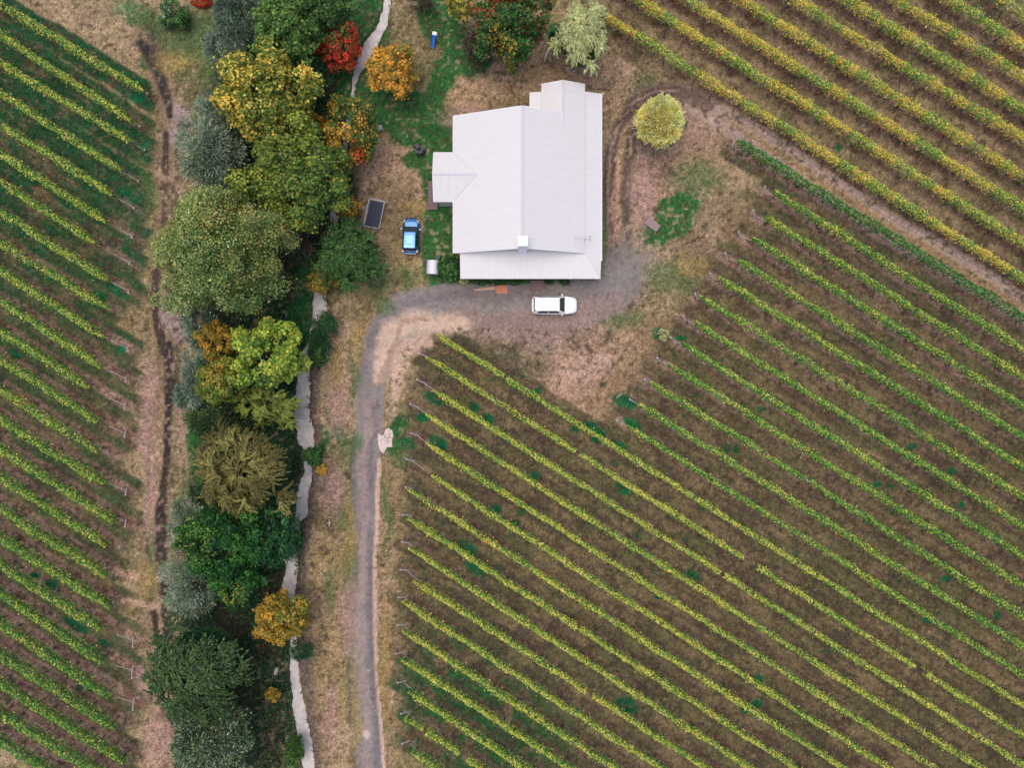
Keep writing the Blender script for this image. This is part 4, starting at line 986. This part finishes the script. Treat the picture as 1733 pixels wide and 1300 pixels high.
# flashings
cp = MB()
cp.slab([(XM - .17, Y0 - .02, ZR - .045), (XM, Y0 - .02, ZR + .03), (XM, Y1 + .02, ZR + .03), (XM - .17, Y1 + .02, ZR - .045)], .02)
cp.slab([(XM, Y0 - .02, ZR + .03), (XM + .17, Y0 - .02, ZR - .045), (XM + .17, Y1 + .02, ZR - .045), (XM, Y1 + .02, ZR + .03)], .02)
cp.build('ridge_cap', M_CAP, house)
cp = MB(); cp.slab([(XWR - .12, Y1 - 1.0, ZW - .01), (XWR, Y1 - 1.0, ZW + .05), (XWR, YW + .02, ZW + .05), (XWR - .12, YW + .02, ZW - .01)], .02)
cp.slab([(XWR, Y1 - 1.0, ZW + .05), (XWR + .12, Y1 - 1.0, ZW - .01), (XWR + .12, YW + .02, ZW - .01), (XWR, YW + .02, ZW + .05)], .02); cp.build('ridge_cap', M_CAP, house)
cp = MB(); cp.slab([(XS, YSR + .12, ZS + .0), (XS, YSR, ZS + .06), (XA, YSR, ZS + .06), (XA, YSR + .12, ZS + .0)], .02)
cp.slab([(XS, YSR, ZS + .06), (XS, YSR - .12, ZS), (XA, YSR - .12, ZS), (XA, YSR, ZS + .06)], .02); cp.build('ridge_cap', M_CAP, house)
for (x0, y0, x1, y1) in ((XL, YS1, XA, YSR), (XL, YS0, XA, YSR)):
    MB().tube([(x0, y0, ZE + .03), (x1, y1, ZS + .04)], .035, 4).build('valley_flashing', M_CAP, house)
MB().tube([(XR - .05, Y0 + .1, ZI + .02), (8.66, 10.43, ZO + .02)], .03, 4).build('hip_flashing', M_CAP, house)
# gutters and barge boards
for a, b in (((-5.1, 10.37, ZO - .03), (8.7, 10.37, ZO - .03)), ((8.8, 12.1, ZO - .03), (8.8, 28.5, ZO - .03)), ((XL - .05, Y0, ZE - .05), (XL - .05, YS0, ZE - .05)), ((XL - .05, YS1, ZE - .05), (XL - .05, Y1, ZE - .05)),
             ((XS, YS0 - .05, ZE - .05), (XL, YS0 - .05, ZE - .05)), ((XS, YS1 + .05, ZE - .05), (XL, YS1 + .05, ZE - .05))):
    MB().tube([a, b], .055, 6).build('gutter', M_TRIM, house)
def barge(a, b): 
    MB().tube([a, b], .05, 4).build('barge_board', M_TRIM, house)
barge((XL, Y1, ZE - .04), (XM, Y1 + .01, ZR - .04)); barge((XM, Y1 + .01, ZR - .04), (XWR, Y1, ZW - .02)); barge((XL, Y0, ZE - .04), (XM, Y0, ZR - .04)); barge((XM, Y0, ZR - .04), (XR, Y0, ZE - .04))
barge((XW0, YW, ZE - .04), (XWR, YW, ZW - .04)); barge((XWR, YW, ZW - .04), (XR, YW, ZE - .04)); barge((XS, YS0, ZE - .04), (XS, YSR, ZS - .04)); barge((XS, YSR, ZS - .04), (XS, YS1, ZE - .04))
# walls: box bodies with gable tops
def prism(y0, y1, pts, mb_):
    n = len(pts); V = [(x, y0, z) for x, z in pts] + [(x, y1, z) for x, z in pts]
    F = [tuple(range(n - 1, -1, -1)), tuple(range(n, 2 * n))] + [(i, (i + 1) % n, (i + 1) % n + n, i + n) for i in range(n)]
    mb_.add(V, F)
wl = MB(); e = .35
prism(Y0 + .15, Y1 - .2, [(XL + e, 0), (XR - e, 0), (XR - e, ZE + e * sr - .12), (XM, ZR - .12), (XL + e, ZE + e * sl - .12)], wl)
prism(Y1 - .2, YW - .2, [(XW0 + .2, 0), (XR - e, 0), (XR - e, ZE), (XWR, ZW - .12), (XW0 + .2, ZE - .02)], wl)
V = [(XS + .3, YS0 + .25, 0), (XS + .3, YS1 - .25, 0), (XS + .3, YS1 - .25, ZE), (XS + .3, YSR, ZS - .12), (XS + .3, YS0 + .25, ZE)]
wl.add(V + [(XL + e, p[1], p[2]) for p in V], [(4, 3, 2, 1, 0), (5, 6, 7, 8, 9)] + [(i, (i + 1) % 5, (i + 1) % 5 + 5, i + 5) for i in range(5)])
wl.box((2.35, 27.2, 1.3), (1.1, 2.2, 2.6))
wl.build('wall', M_WALL, house)
# verandah posts, deck, windows and doors
vd = MB(); vd.box((1.8, 11.75, .2), (13.4, 2.3, .4)); vd.box((7.7, 20.4, .2), (1.9, 16.0, .4)); vd.build('verandah_deck', M_DECK, house)
pm_ = None
for (x, y) in [(-4.9, 10.6), (-2.2, 10.6), (.5, 10.6), (3.2, 10.6), (5.9, 10.6), (8.5, 10.6), (8.5, 14), (8.5, 17.5), (8.5, 21), (8.5, 24.5), (8.5, 28.2)]:
    if pm_ is None: pm_ = MB().box((0, 0, 1.2), (.11, .11, 2.3)).build('verandah_post', M_TRIM, house, .01); pm_.location = (x, y, .05)
    else: q = pm_.copy(); col.objects.link(q); q.location = (x, y, .05)
def opening(name, c, d, frame=True):
    f = MB().box(c, d).build(name, M_GLASS if name == 'window' else M_DECK, house)
    if frame:
        m = MB(); ax = 0 if d[0] > d[1] else 1
        for s_ in (-1, 1):
            p = list(c); p[ax] += s_ * (d[ax] / 2 + .03); q = list(d); q[ax] = .07; q[2] += .12; q[1 - ax] += .03; m.box(p, q)
            p = list(c); p[2] += s_ * (d[2] / 2 + .03); q = list(d); q[2] = .07; q[1 - ax] += .03; m.box(p, q)
        fr = m.build('frame', M_TRIM, f)
for x in (-4.0, -1.2, 5.2): opening('window', (x, 12.87, 1.75), (1.3, .08, 1.1))
opening('door', (2.6, 12.87, 1.45), (.95, .08, 2.05))
for y in (15.5, 19, 25): opening('window', (6.77, y, 1.75), (.08, 1.4, 1.1))
opening('door', (6.77, 22, 1.45), (.08, .95, 2.05))
for y in (14.6, 24.4): opening('window', (-5.35, y, 1.7), (.08, 1.4, 1.1))
opening('door', (-7.35, 19.4, 1.3), (.08, .9, 2.0)); opening('window', (-7.35, 21.2, 1.7), (.08, 1.0, .9)); opening('window', (-2.2, 25.9, 1.7), (1.5, .08, 1.1)); opening('window', (5.2, 28.98, 1.7), (1.2, .08, 1.0))
# chimney on the front gable
ch = MB(); ch.box((1.0, 12.97, 4.3), (.86, .5, 4.1)); ch = ch.build('chimney', M_WHITE, house, .015)
MB().box((1.0, 13.2, 6.38), (.92, .95, .16)).build('chimney_cap', M_WHITE, ch, .02)
MB().box((1.0, 13.2, 6.27), (.7, .75, .08)).build('cap_shadow_band', plain('cap_shadow_grey', (110, 104, 104), .8), ch)  # grey band under the cap, its shadow line put into the colour
# aerial
an = MB(); ax_, ay_ = P(991, 404, 4.4)[:2]
an.tube([(ax_, ay_, ZI), (ax_, ay_, 4.6)], .022, 5); an.tube([(ax_ - 1.1, ay_ + .05, 4.5), (ax_ + .45, ay_ - .05, 4.5)], .012, 4)
for i in range(9): an.tube([(ax_ - .95 + i * .16, ay_ - .34 + i * .012, 4.5), (ax_ - .95 + i * .16, ay_ + .36 - i * .012, 4.5)], .008, 4)
an.tube([(ax_ + .35, ay_ - .28, 4.35), (ax_ + .5, ay_ + .28, 4.65)], .02, 4); an.tube([(ax_ + .38, ay_ + .28, 4.35), (ax_ + .5, ay_ - .28, 4.65)], .02, 4)
an.build('aerial', plain('aerial_metal', (120, 112, 124), .5, .5), house)
MB().tube([(8.8, 28.45, 2.35), (9.05, 28.75, 2.0), (9.3, 29.3, .5)], .045, 6).build('downpipe', M_WHITE, house)
# front steps and side deck
st = MB()
st = MB(); x_, _, _ = P(910, 480)
st.box((x_, 10.33, .30), (1.45, .3, .06)); st.box((x_, 10.02, .18), (1.45, .3, .06)); st.box((x_, 9.72, .07), (1.45, .3, .06))
st.box((x_ - .66, 10.05, .12), (.06, .8, .24)); st.box((x_ + .66, 10.05, .12), (.06, .8, .24)); st.build('front_steps', M_DECK, house)
MB().box((-8.0, 19.1, .25), (1.0, 2.9, .06)).box((-8.0, 17.8, .12), (.9, .1, .2)).box((-8.0, 20.4, .12), (.9, .1, .2)).build('side_deck', M_DECK, house)

# ------------------------------------------------------------------ cars
def car(name, label, px, py, heading, Lc, Wc, Hc, paint, suv):
    x, y, _ = P(px, py, .8)
    root = empty(name, (x, y, 0), label, 'car', None, heading)
    h = Lc / 2; hwid = Wc / 2
    belt_ = Hc * (.60 if suv else .60); hood = belt_ - .02
    # body: many stations, x forward
    xs = np.concatenate([np.linspace(-h, -h + .5, 7), np.linspace(-h + .6, h - .8, 16), np.linspace(h - .7, h, 9)])
    def wid(x):
        t = np.interp(x, [-h, -h + .08, -h + .3, -h + .8, 0, h - 1.0, h - .45, h - .15, h], [.78, .88, .95, .985, 1.0, .98, .90, .76, .55])
        return hwid * t
    def top(x):
        return np.interp(x, [-h, -h + .15, -h + .5, 0, h - 1.35, h - .5, h - .15, h], [belt_ - .12, belt_ - .02, belt_, belt_, belt_, belt_ - .10, belt_ - .20, belt_ - .36])
    V = []; prof = [(.80, 0), (.96, .06), (1.0, .32), (1.0, .62), (.975, .86), (.90, .96), (.70, 1.0), (.35, 1.03), (0, 1.04)]
    nprof = len(prof) * 2 - 1
    for xx in xs:
        w_, t_ = wid(xx), top(xx); b_ = .2 + .08 * (abs(xx) > h - .3)
        half = [(p * w_, b_ + (t_ - b_) * q) for p, q in prof]
        V += [(xx, yy, zz) for yy, zz in half] + [(xx, -yy, zz) for yy, zz in half[-2::-1]]
    F = []
    for i in range(len(xs) - 1):
        for k in range(nprof - 1): F.append((i * nprof + k, i * nprof + k + 1, (i + 1) * nprof + k + 1, (i + 1) * nprof + k))
        F.append((i * nprof + nprof - 1, i * nprof, (i + 1) * nprof, (i + 1) * nprof + nprof - 1))
    F.append(tuple(range(nprof))); F.append(tuple((len(xs) - 1) * nprof + k for k in range(nprof - 1, -1, -1)))
    body = MB().add(V, F).build('body', paint, root, smooth=True)
    # greenhouse surface
    if suv: x0, x1, x2, x3 = h - 1.25, h - 1.85, -h + .42, -h + .10
    else: x0, x1, x2, x3 = h - .98, h - 1.62, -h + .58, -h + .16
    def G(xx, s, off=0.0):
        hh = np.interp(xx, [x3, x2, x2 + .3, x1 - .4, x1, x0], [belt_, Hc - .05, Hc - .01, Hc, Hc - .05, belt_])
        f = (hh - belt_) / (Hc - belt_)
        wt = hwid * (.93 - .22 * f); wb = hwid * (.93 if True else 1) * np.interp(xx, [x3, x3 + .4, x0 - .4, x0], [.9, 1, 1, .92])
        wt = min(wt, wb)
        sa = abs(s)
        if sa <= .7: yy = wt * sa / .7; zz = hh + .045 * (1 - (sa / .7) ** 2) + off
        else: t = (sa - .7) / .3; yy = wt + (wb - wt) * t + off; zz = hh + (belt_ - .03 - hh) * t
        dx = 0
        if xx > x1 - .02: dx = off * .8
        if xx < x2: dx = -off * .8
        return (xx + dx, yy * (1 if s >= 0 else -1), zz)
    def patch(name_, mat, xa, xb, sa, sb, off, nxp=8, nsp=10, parent=root, curve=0.0):
        V = []; F = []
        for i in range(nxp + 1):
            for k in range(nsp + 1):
                s = sa + (sb - sa) * k / nsp; xx = xa + (xb - xa) * i / nxp
                xx += curve * (1 - (s / .7) ** 2) if curve else 0
                V.append(G(min(max(xx, x3), x0), s, off))
        for i in range(nxp):
            for k in range(nsp): a = i * (nsp + 1) + k; F.append((a, a + 1, a + nsp + 2, a + nsp + 1))
        return MB().add(V, F).build(name_, mat, parent, smooth=True)
    patch('cabin', paint, x3, x0, -1, 1, 0, 30, 20)
    patch('windscreen', M_GLASSC, x1 + .04, x0 - .03, -.62, .62, .012)
    patch('rear_window', M_GLASSD, x3 + .05, x2 - .03, -.58, .58, .012)
    for s in (1, -1):
        n1, n2, n3 = x1 + (-.02), (x1 + x2) / 2 + .05, x2 + .12
        patch('side_window', M_GLASSD, n2 + .04, n1, .735 * s, .96 * s, .012, 8, 4)
        patch('side_window', M_GLASSD, n3, n2 - .04, .735 * s, .96 * s, .012, 8, 4)
        # mirror, lamps
        MB().box((x0 - .28, s * (hwid + .07), belt_ + .06), (.14, .2, .14), 0, .8).build('mirror', paint, root, .03)
        MB().add([(h - .62, s * hwid * .93, belt_ - .16), (h - .25, s * hwid * .80, belt_ - .22), (h - .08, s * hwid * .56, belt_ - .30), (h - .16, s * hwid * .55, belt_ - .2), (h - .38, s * hwid * .70, belt_ - .13), (h - .60, s * hwid * .84, belt_ - .07)],
                 [(0, 1, 2, 3, 4, 5)][:1]).build('headlight', M_LAMP, root)
        MB().box((-h + .16, s * hwid * .80, belt_ - .10), (.26, .24, .2)).build('tail_light', M_RED, root, .05)
        MB().box((-h + .24, s * hwid * .80, belt_ + .01), (.28, .16, .03)).build('tail_light', M_LAMP if not suv else M_WHITE, root, .01)
    if suv:
        for s in (1, -1):
            MB().tube([(x1 - .1, s * hwid * .68, Hc - .02), (x1 - .25, s * hwid * .69, Hc + .05), (x2 + .35, s * hwid * .69, Hc + .05), (x2 + .2, s * hwid * .68, Hc - .02)], .022, 5).build('roof_rail', paint, root)
            MB().box(((x1 + x2) / 2, s * hwid * .735, Hc - .035), (x1 - x2 - .5, .05, .02)).build('roof_gutter', M_GLASSD, root)
    MB().box((x2 - .05, 0, Hc - .02), (.3, Wc * .62, .05)).build('spoiler', paint, root, .015)
    MB().box((-h - .0, 0, .55), (.1, Wc * .7, .22)).build('rear_bumper', paint, root, .03)
    MB().box((-h - .06, 0, .68), (.02, .42, .12)).build('number_plate', M_LAMP, root)
    MB().box((h - .01, 0, .42), (.06, Wc * .5, .16)).build('grille', M_GLASSD, root, .02)
    MB().tube([(x2 + .3, .0, Hc + .03), (x2 + .12, 0, Hc + .2)], .01, 4).build('antenna', M_GLASSD, root)
    for s in (-.35, .25):
        MB().tube([(x0 - .02, s, belt_ + .05), (x0 - .16, s + .45, belt_ + .18)], .01, 4).build('wiper', M_GLASSD, root)
    for sx in (h - .85, -h + .75):
        for s in (1, -1):
            wh = MB().lathe([(.20, -.1), (.30, -.11), (.33, -.06), (.33, .06), (.30, .11), (.20, .1)], (0, 0, 0), 22, 'y').build('tyre', M_TYRE, None, smooth=False)
            wr = empty('wheel', (sx, s * (hwid - .11), .33), None, None); wr.parent = root
            wh.parent = wr
            MB().lathe([(.05, -.105), (.2, -.10), (.2, .10), (.05, .105)], (0, 0, 0), 10, 'y').build('rim', M_STEEL, wr)
    return root
M_GLASSC = plain('windscreen_glass', (58, 66, 68), .05, var=.1, spec=.9); M_GLASSD = plain('tinted_glass', (28, 32, 38), .08, var=.1, spec=.8)
M_LAMP = plain('lamp_lens', (225, 228, 232), .15, var=.03); M_RED = plain('tail_lens', (190, 40, 44), .25, var=.05); M_TYRE = plain('tyre_rubber', (30, 30, 32), .85)
M_BLUE = plain('blue_paint', (84, 126, 176), .3, .9, .02, coat=.6); M_CWHITE = plain('white_car_paint', (250, 250, 250), .3, 0, .01, coat=.5)
car('parked_car', 'small blue hatchback parked on the grass left of the house', 695, 397.5, radians(88), 3.62, 1.72, 1.5, M_BLUE, False)
car('parked_car', 'white estate car parked on the gravel in front of the house', 939, 516.5, 0.0, 4.48, 1.84, 1.68, M_CWHITE, True)

# ------------------------------------------------------------------ garden things
# trampoline
tx, ty, _ = P(633, 361, .7)
tr = empty('trampoline', (tx, ty, 0), 'rectangular trampoline with a dark mat and pale frame', 'trampoline', None, radians(-102 + 180))
def rrect(a, b, r_, n=5):
    out = []
    for cx, cy, t0 in ((a - r_, b - r_, 0), (-a + r_, b - r_, 90), (-a + r_, -b + r_, 180), (a - r_, -b + r_, 270)):
        for i in range(n + 1): t = radians(t0 + 90 * i / n); out.append((cx + r_ * cos(t), cy + r_ * sin(t)))
    return out
ring = rrect(1.42, .80, .16); MB().tube([(a, b, .7) for a, b in ring + [ring[0], ring[1]]], .035, 6).build('frame', plain('pale_frame', (206, 200, 206), .5), tr)
MB().slab([(a, b, .68) for a, b in rrect(1.27, .66, .08)], .02).build('mat', plain('mat_fabric', (56, 60, 76), .8, var=.2, scale=1.5), tr)
sp_ = MB()
for i in range(30): 
    xx = -1.25 + 2.5 * i / 29
    for s in (1, -1): sp_.tube([(xx, s * .66, .68), (xx, s * .78, .7)], .012, 3)
for i in range(15):
    yy = -.62 + 1.24 * i / 14
    for s in (1, -1): sp_.tube([(s * 1.27, yy, .68), (s * 1.4, yy, .7)], .012, 3)
sp_.build('springs', M_STEEL, tr)
for sx in (-1, 1):
    for sy in (-1, 1): MB().tube([(sx * 1.1, sy * .78, .7), (sx * 1.1, sy * .7, 0)], .025, 5).build('leg', M_STEEL, tr)
# silver locker with curved lid
lx, ly, _ = P(732, 452.5, .8)
lk = empty('garden_locker', (lx, ly, 0), 'small silver garden locker with a ribbed curved lid', 'locker', None, radians(-3))
M_SIL = plain('silver_sheet', (190, 188, 200), .45, .3, .1)
MB().box((0, 0, .45), (1.08, 1.22, .9)).build('body', M_SIL, lk, .02)
m = MB(); prof = []
for i in range(13):
    t = -1 + 2 * i / 12; prof.append((t * .60, .92 + .24 * math.sqrt(max(0, 1 - t * t))))
V = [(x, -.68, z) for x, z in prof] + [(x, .68, z) for x, z in prof]; n = len(prof)
m.add(V, [(i, i + 1, i + n + 1, i + n) for i in range(n - 1)] + [tuple(range(n)), tuple(range(2 * n - 1, n - 1, -1)), (0, n, 2 * n - 1, n - 1)]); m.build('lid', M_SIL, lk)
m = MB()
for yy in (-.67, -.22, .22, .67): m.tube([(x, yy, z + .01) for x, z in prof], .018, 4)
m.build('ribs', plain('rib_metal', (214, 212, 220), .4, .3, .05), lk)
# round pots
for px, py, r_, lb in ((745.5, 449, .2, 'dark round pot at the right side of the silver locker'), (741.5, 435, .17, 'small grey pot above the silver locker')):
    q = MB().lathe([(r_ * .7, 0), (r_, .35), (r_ * 1.08, .36), (r_ * 1.08, .4), (r_ * .85, .4), (r_ * .8, .3)], (0, 0, 0), 18).build('plant_pot', plain('pot_plastic', (84, 90, 104), .6), None, smooth=False)
    q.location = P(px, py, .2)[:2] + (0,); tag(q, lb, 'pot')
# orange pallet, slab, brown slab
def planks(name, lb, cat, px, py, lx_, ly_, rz, rgb, nb=6, z=.1):
    r_ = empty(name, P(px, py), lb, cat, None, rz); m = MB()
    for i in range(nb): m.box((0, -ly_ / 2 + ly_ * (i + .5) / nb, z), (lx_, ly_ / nb * .88, .025))
    m.build('boards', plain(name + '_wood', rgb, .8, var=.3, scale=5), r_)
    m = MB()
    for s in (-1, 0, 1): m.box((s * lx_ * .42, 0, z / 2 - .01), (.08, ly_, z - .02))
    m.build('bearers', plain(name + '_bearer', tuple(int(c * .7) for c in rgb), .8), r_)
planks('wooden_pallet', 'orange brown wooden pallet on the gravel before the front verandah', 'pallet', 849.5, 490, 1.12, .82, radians(1), (200, 128, 100), 7)
q = MB().slab([P(u, v, .05) for u, v in [(800, 490), (806, 492), (838, 490), (838, 485), (822, 487)]], .05).build('path_slab', plain('slab_stone', (196, 152, 132), .8, var=.1)); tag(q, 'long thin pinkish paving slab left of the orange pallet', 'slab')
q = MB().box((0, 0, .06), (1.5, .82, .14)).build('concrete_cover', plain('cover_concrete', (148, 124, 120), .8, var=.15), None, .02); q.location = P(1104, 380); q.rotation_euler = (0, 0, radians(-36)); tag(q, 'brownish rectangular concrete cover in the green patch right of the house', 'cover')
# ride-on mower
mw = empty('lawn_mower', P(709, 252, .3)[:2] + (0,), 'small black ride-on lawn mower on the lawn left of the house', 'lawn mower', None, radians(118))
M_BLK = plain('black_plastic', (48, 50, 62), .5, var=.15)
MB().box((.25, 0, .42), (.62, .5, .34), 0, .85).build('bonnet', M_BLK, mw, .05); MB().box((-.12, 0, .24), (1.2, .42, .14)).build('chassis', plain('mower_steel', (36, 38, 42), .6), mw, .02)
MB().box((-.02, 0, .2), (.62, .92, .14)).build('cutting_deck', plain('deck_metal', (60, 62, 72), .5), mw, .04)
MB().box((-.42, 0, .46), (.36, .42, .12)).box((-.6, 0, .62), (.1, .42, .34)).build('seat', M_BLK, mw, .04)
MB().tube([(.0, 0, .5), (-.12, 0, .82)], .02, 5).tube([(-.12 + .0 + .13 * cos(t) * .6, .15 * sin(t), .83 + .08 * cos(t)) for t in np.linspace(0, 2 * pi, 13)], .016, 5).build('steering_wheel', M_TYRE, mw)
for (a, b, r_) in ((.42, .34, .15), (.42, -.34, .15), (-.45, .38, .22), (-.45, -.38, .22)):
    MB().lathe([(r_ * .5, -.07), (r_ * .95, -.07), (r_, -.03), (r_, .03), (r_ * .95, .07), (r_ * .5, .07)], (a, b, r_), 14, 'y').build('wheel', M_TYRE, mw)
# grey bin
q = empty('storage_bin', P(643, 217, .3)[:2] + (0,), 'small grey square bin at the edge of the mottled tree', 'bin', None, .1)
MB().box((0, 0, .25), (.44, .44, .5), 0, 1.08).build('body', plain('bin_grey', (120, 124, 134), .6), q, .02); MB().box((0, 0, .53), (.52, .52, .07)).build('lid', plain('bin_lid', (146, 150, 160), .5), q, .02)
# blue slide
sx_, sy_, _ = P(734, 68, .4); q = empty('play_slide', (sx_, sy_, 0), 'small blue slide with a white platform on the rough grass', 'slide', None, radians(-105))
m = MB(); n = 10; V = []
for i in range(n + 1):
    t = i / n; xx = -.35 + 1.0 * t; zz = .75 * (1 - t) ** 1.2 + .08
    V += [(xx, -.19, zz + .1), (xx, -.15, zz), (xx, .15, zz), (xx, .19, zz + .1)]
m.add(V, [(i * 4 + k, i * 4 + k + 1, i * 4 + k + 5, i * 4 + k + 4) for i in range(n) for k in range(3)]); m.build('chute', plain('blue_plastic', (52, 108, 206), .4, var=.05), q)
MB().box((-.52, 0, .83), (.34, .42, .06)).build('platform', M_WHITE, q, .01)
m = MB()
for s in (-1, 1): m.tube([(-.42, s * .18, .83), (-.36, s * .22, 0)], .02, 5); m.tube([(-.64, s * .18, .83), (-.8, s * .22, 0)], .02, 5)
for z in (.25, .5): m.tube([(-.74 + z * .1, -.2, z), (-.74 + z * .1, .2, z)], .018, 5)
m.build('ladder', M_WHITE, q)
# bent white post
q = MB().tube([P(922, 103, 0), P(922.5, 98, .7), P(924, 92, 1.1), P(928.5, 84.5, 1.5)], [.07, .065, .06, .05], 7).build('garden_post', M_WHITE, None); tag(q, 'bent white post standing by the dry twigs above the house', 'post')
# stone tub and old wheel by the creek
q = empty('stone_trough', P(467, 1137, .3)[:2] + (0,), 'small grey trough in the bank grass left of the lower creek', 'trough', None, radians(80))
MB().box((0, 0, .15), (.75, .36, .3), 0, 1.1).build('basin', plain('trough_stone', (156, 150, 150), .8), q, .03); MB().box((0, 0, .31), (.6, .24, .03)).build('water', M_WATER, q)
q = empty('old_wheel', P(557, 886, .1)[:2] + (0,), 'old dark hoop lying on the bare bank between creek and drive', 'wheel', None, 0)
MB().tube([(.28 * cos(t), .42 * sin(t), .05) for t in np.linspace(0, 2 * pi, 25)], .04, 6).build('rim', M_TYRE, q); MB().tube([(-.27, 0, .05), (.27, 0, .05)], .02, 4).tube([(0, -.4, .05), (0, .4, .05)], .02, 4).build('spokes', M_STEEL, q)
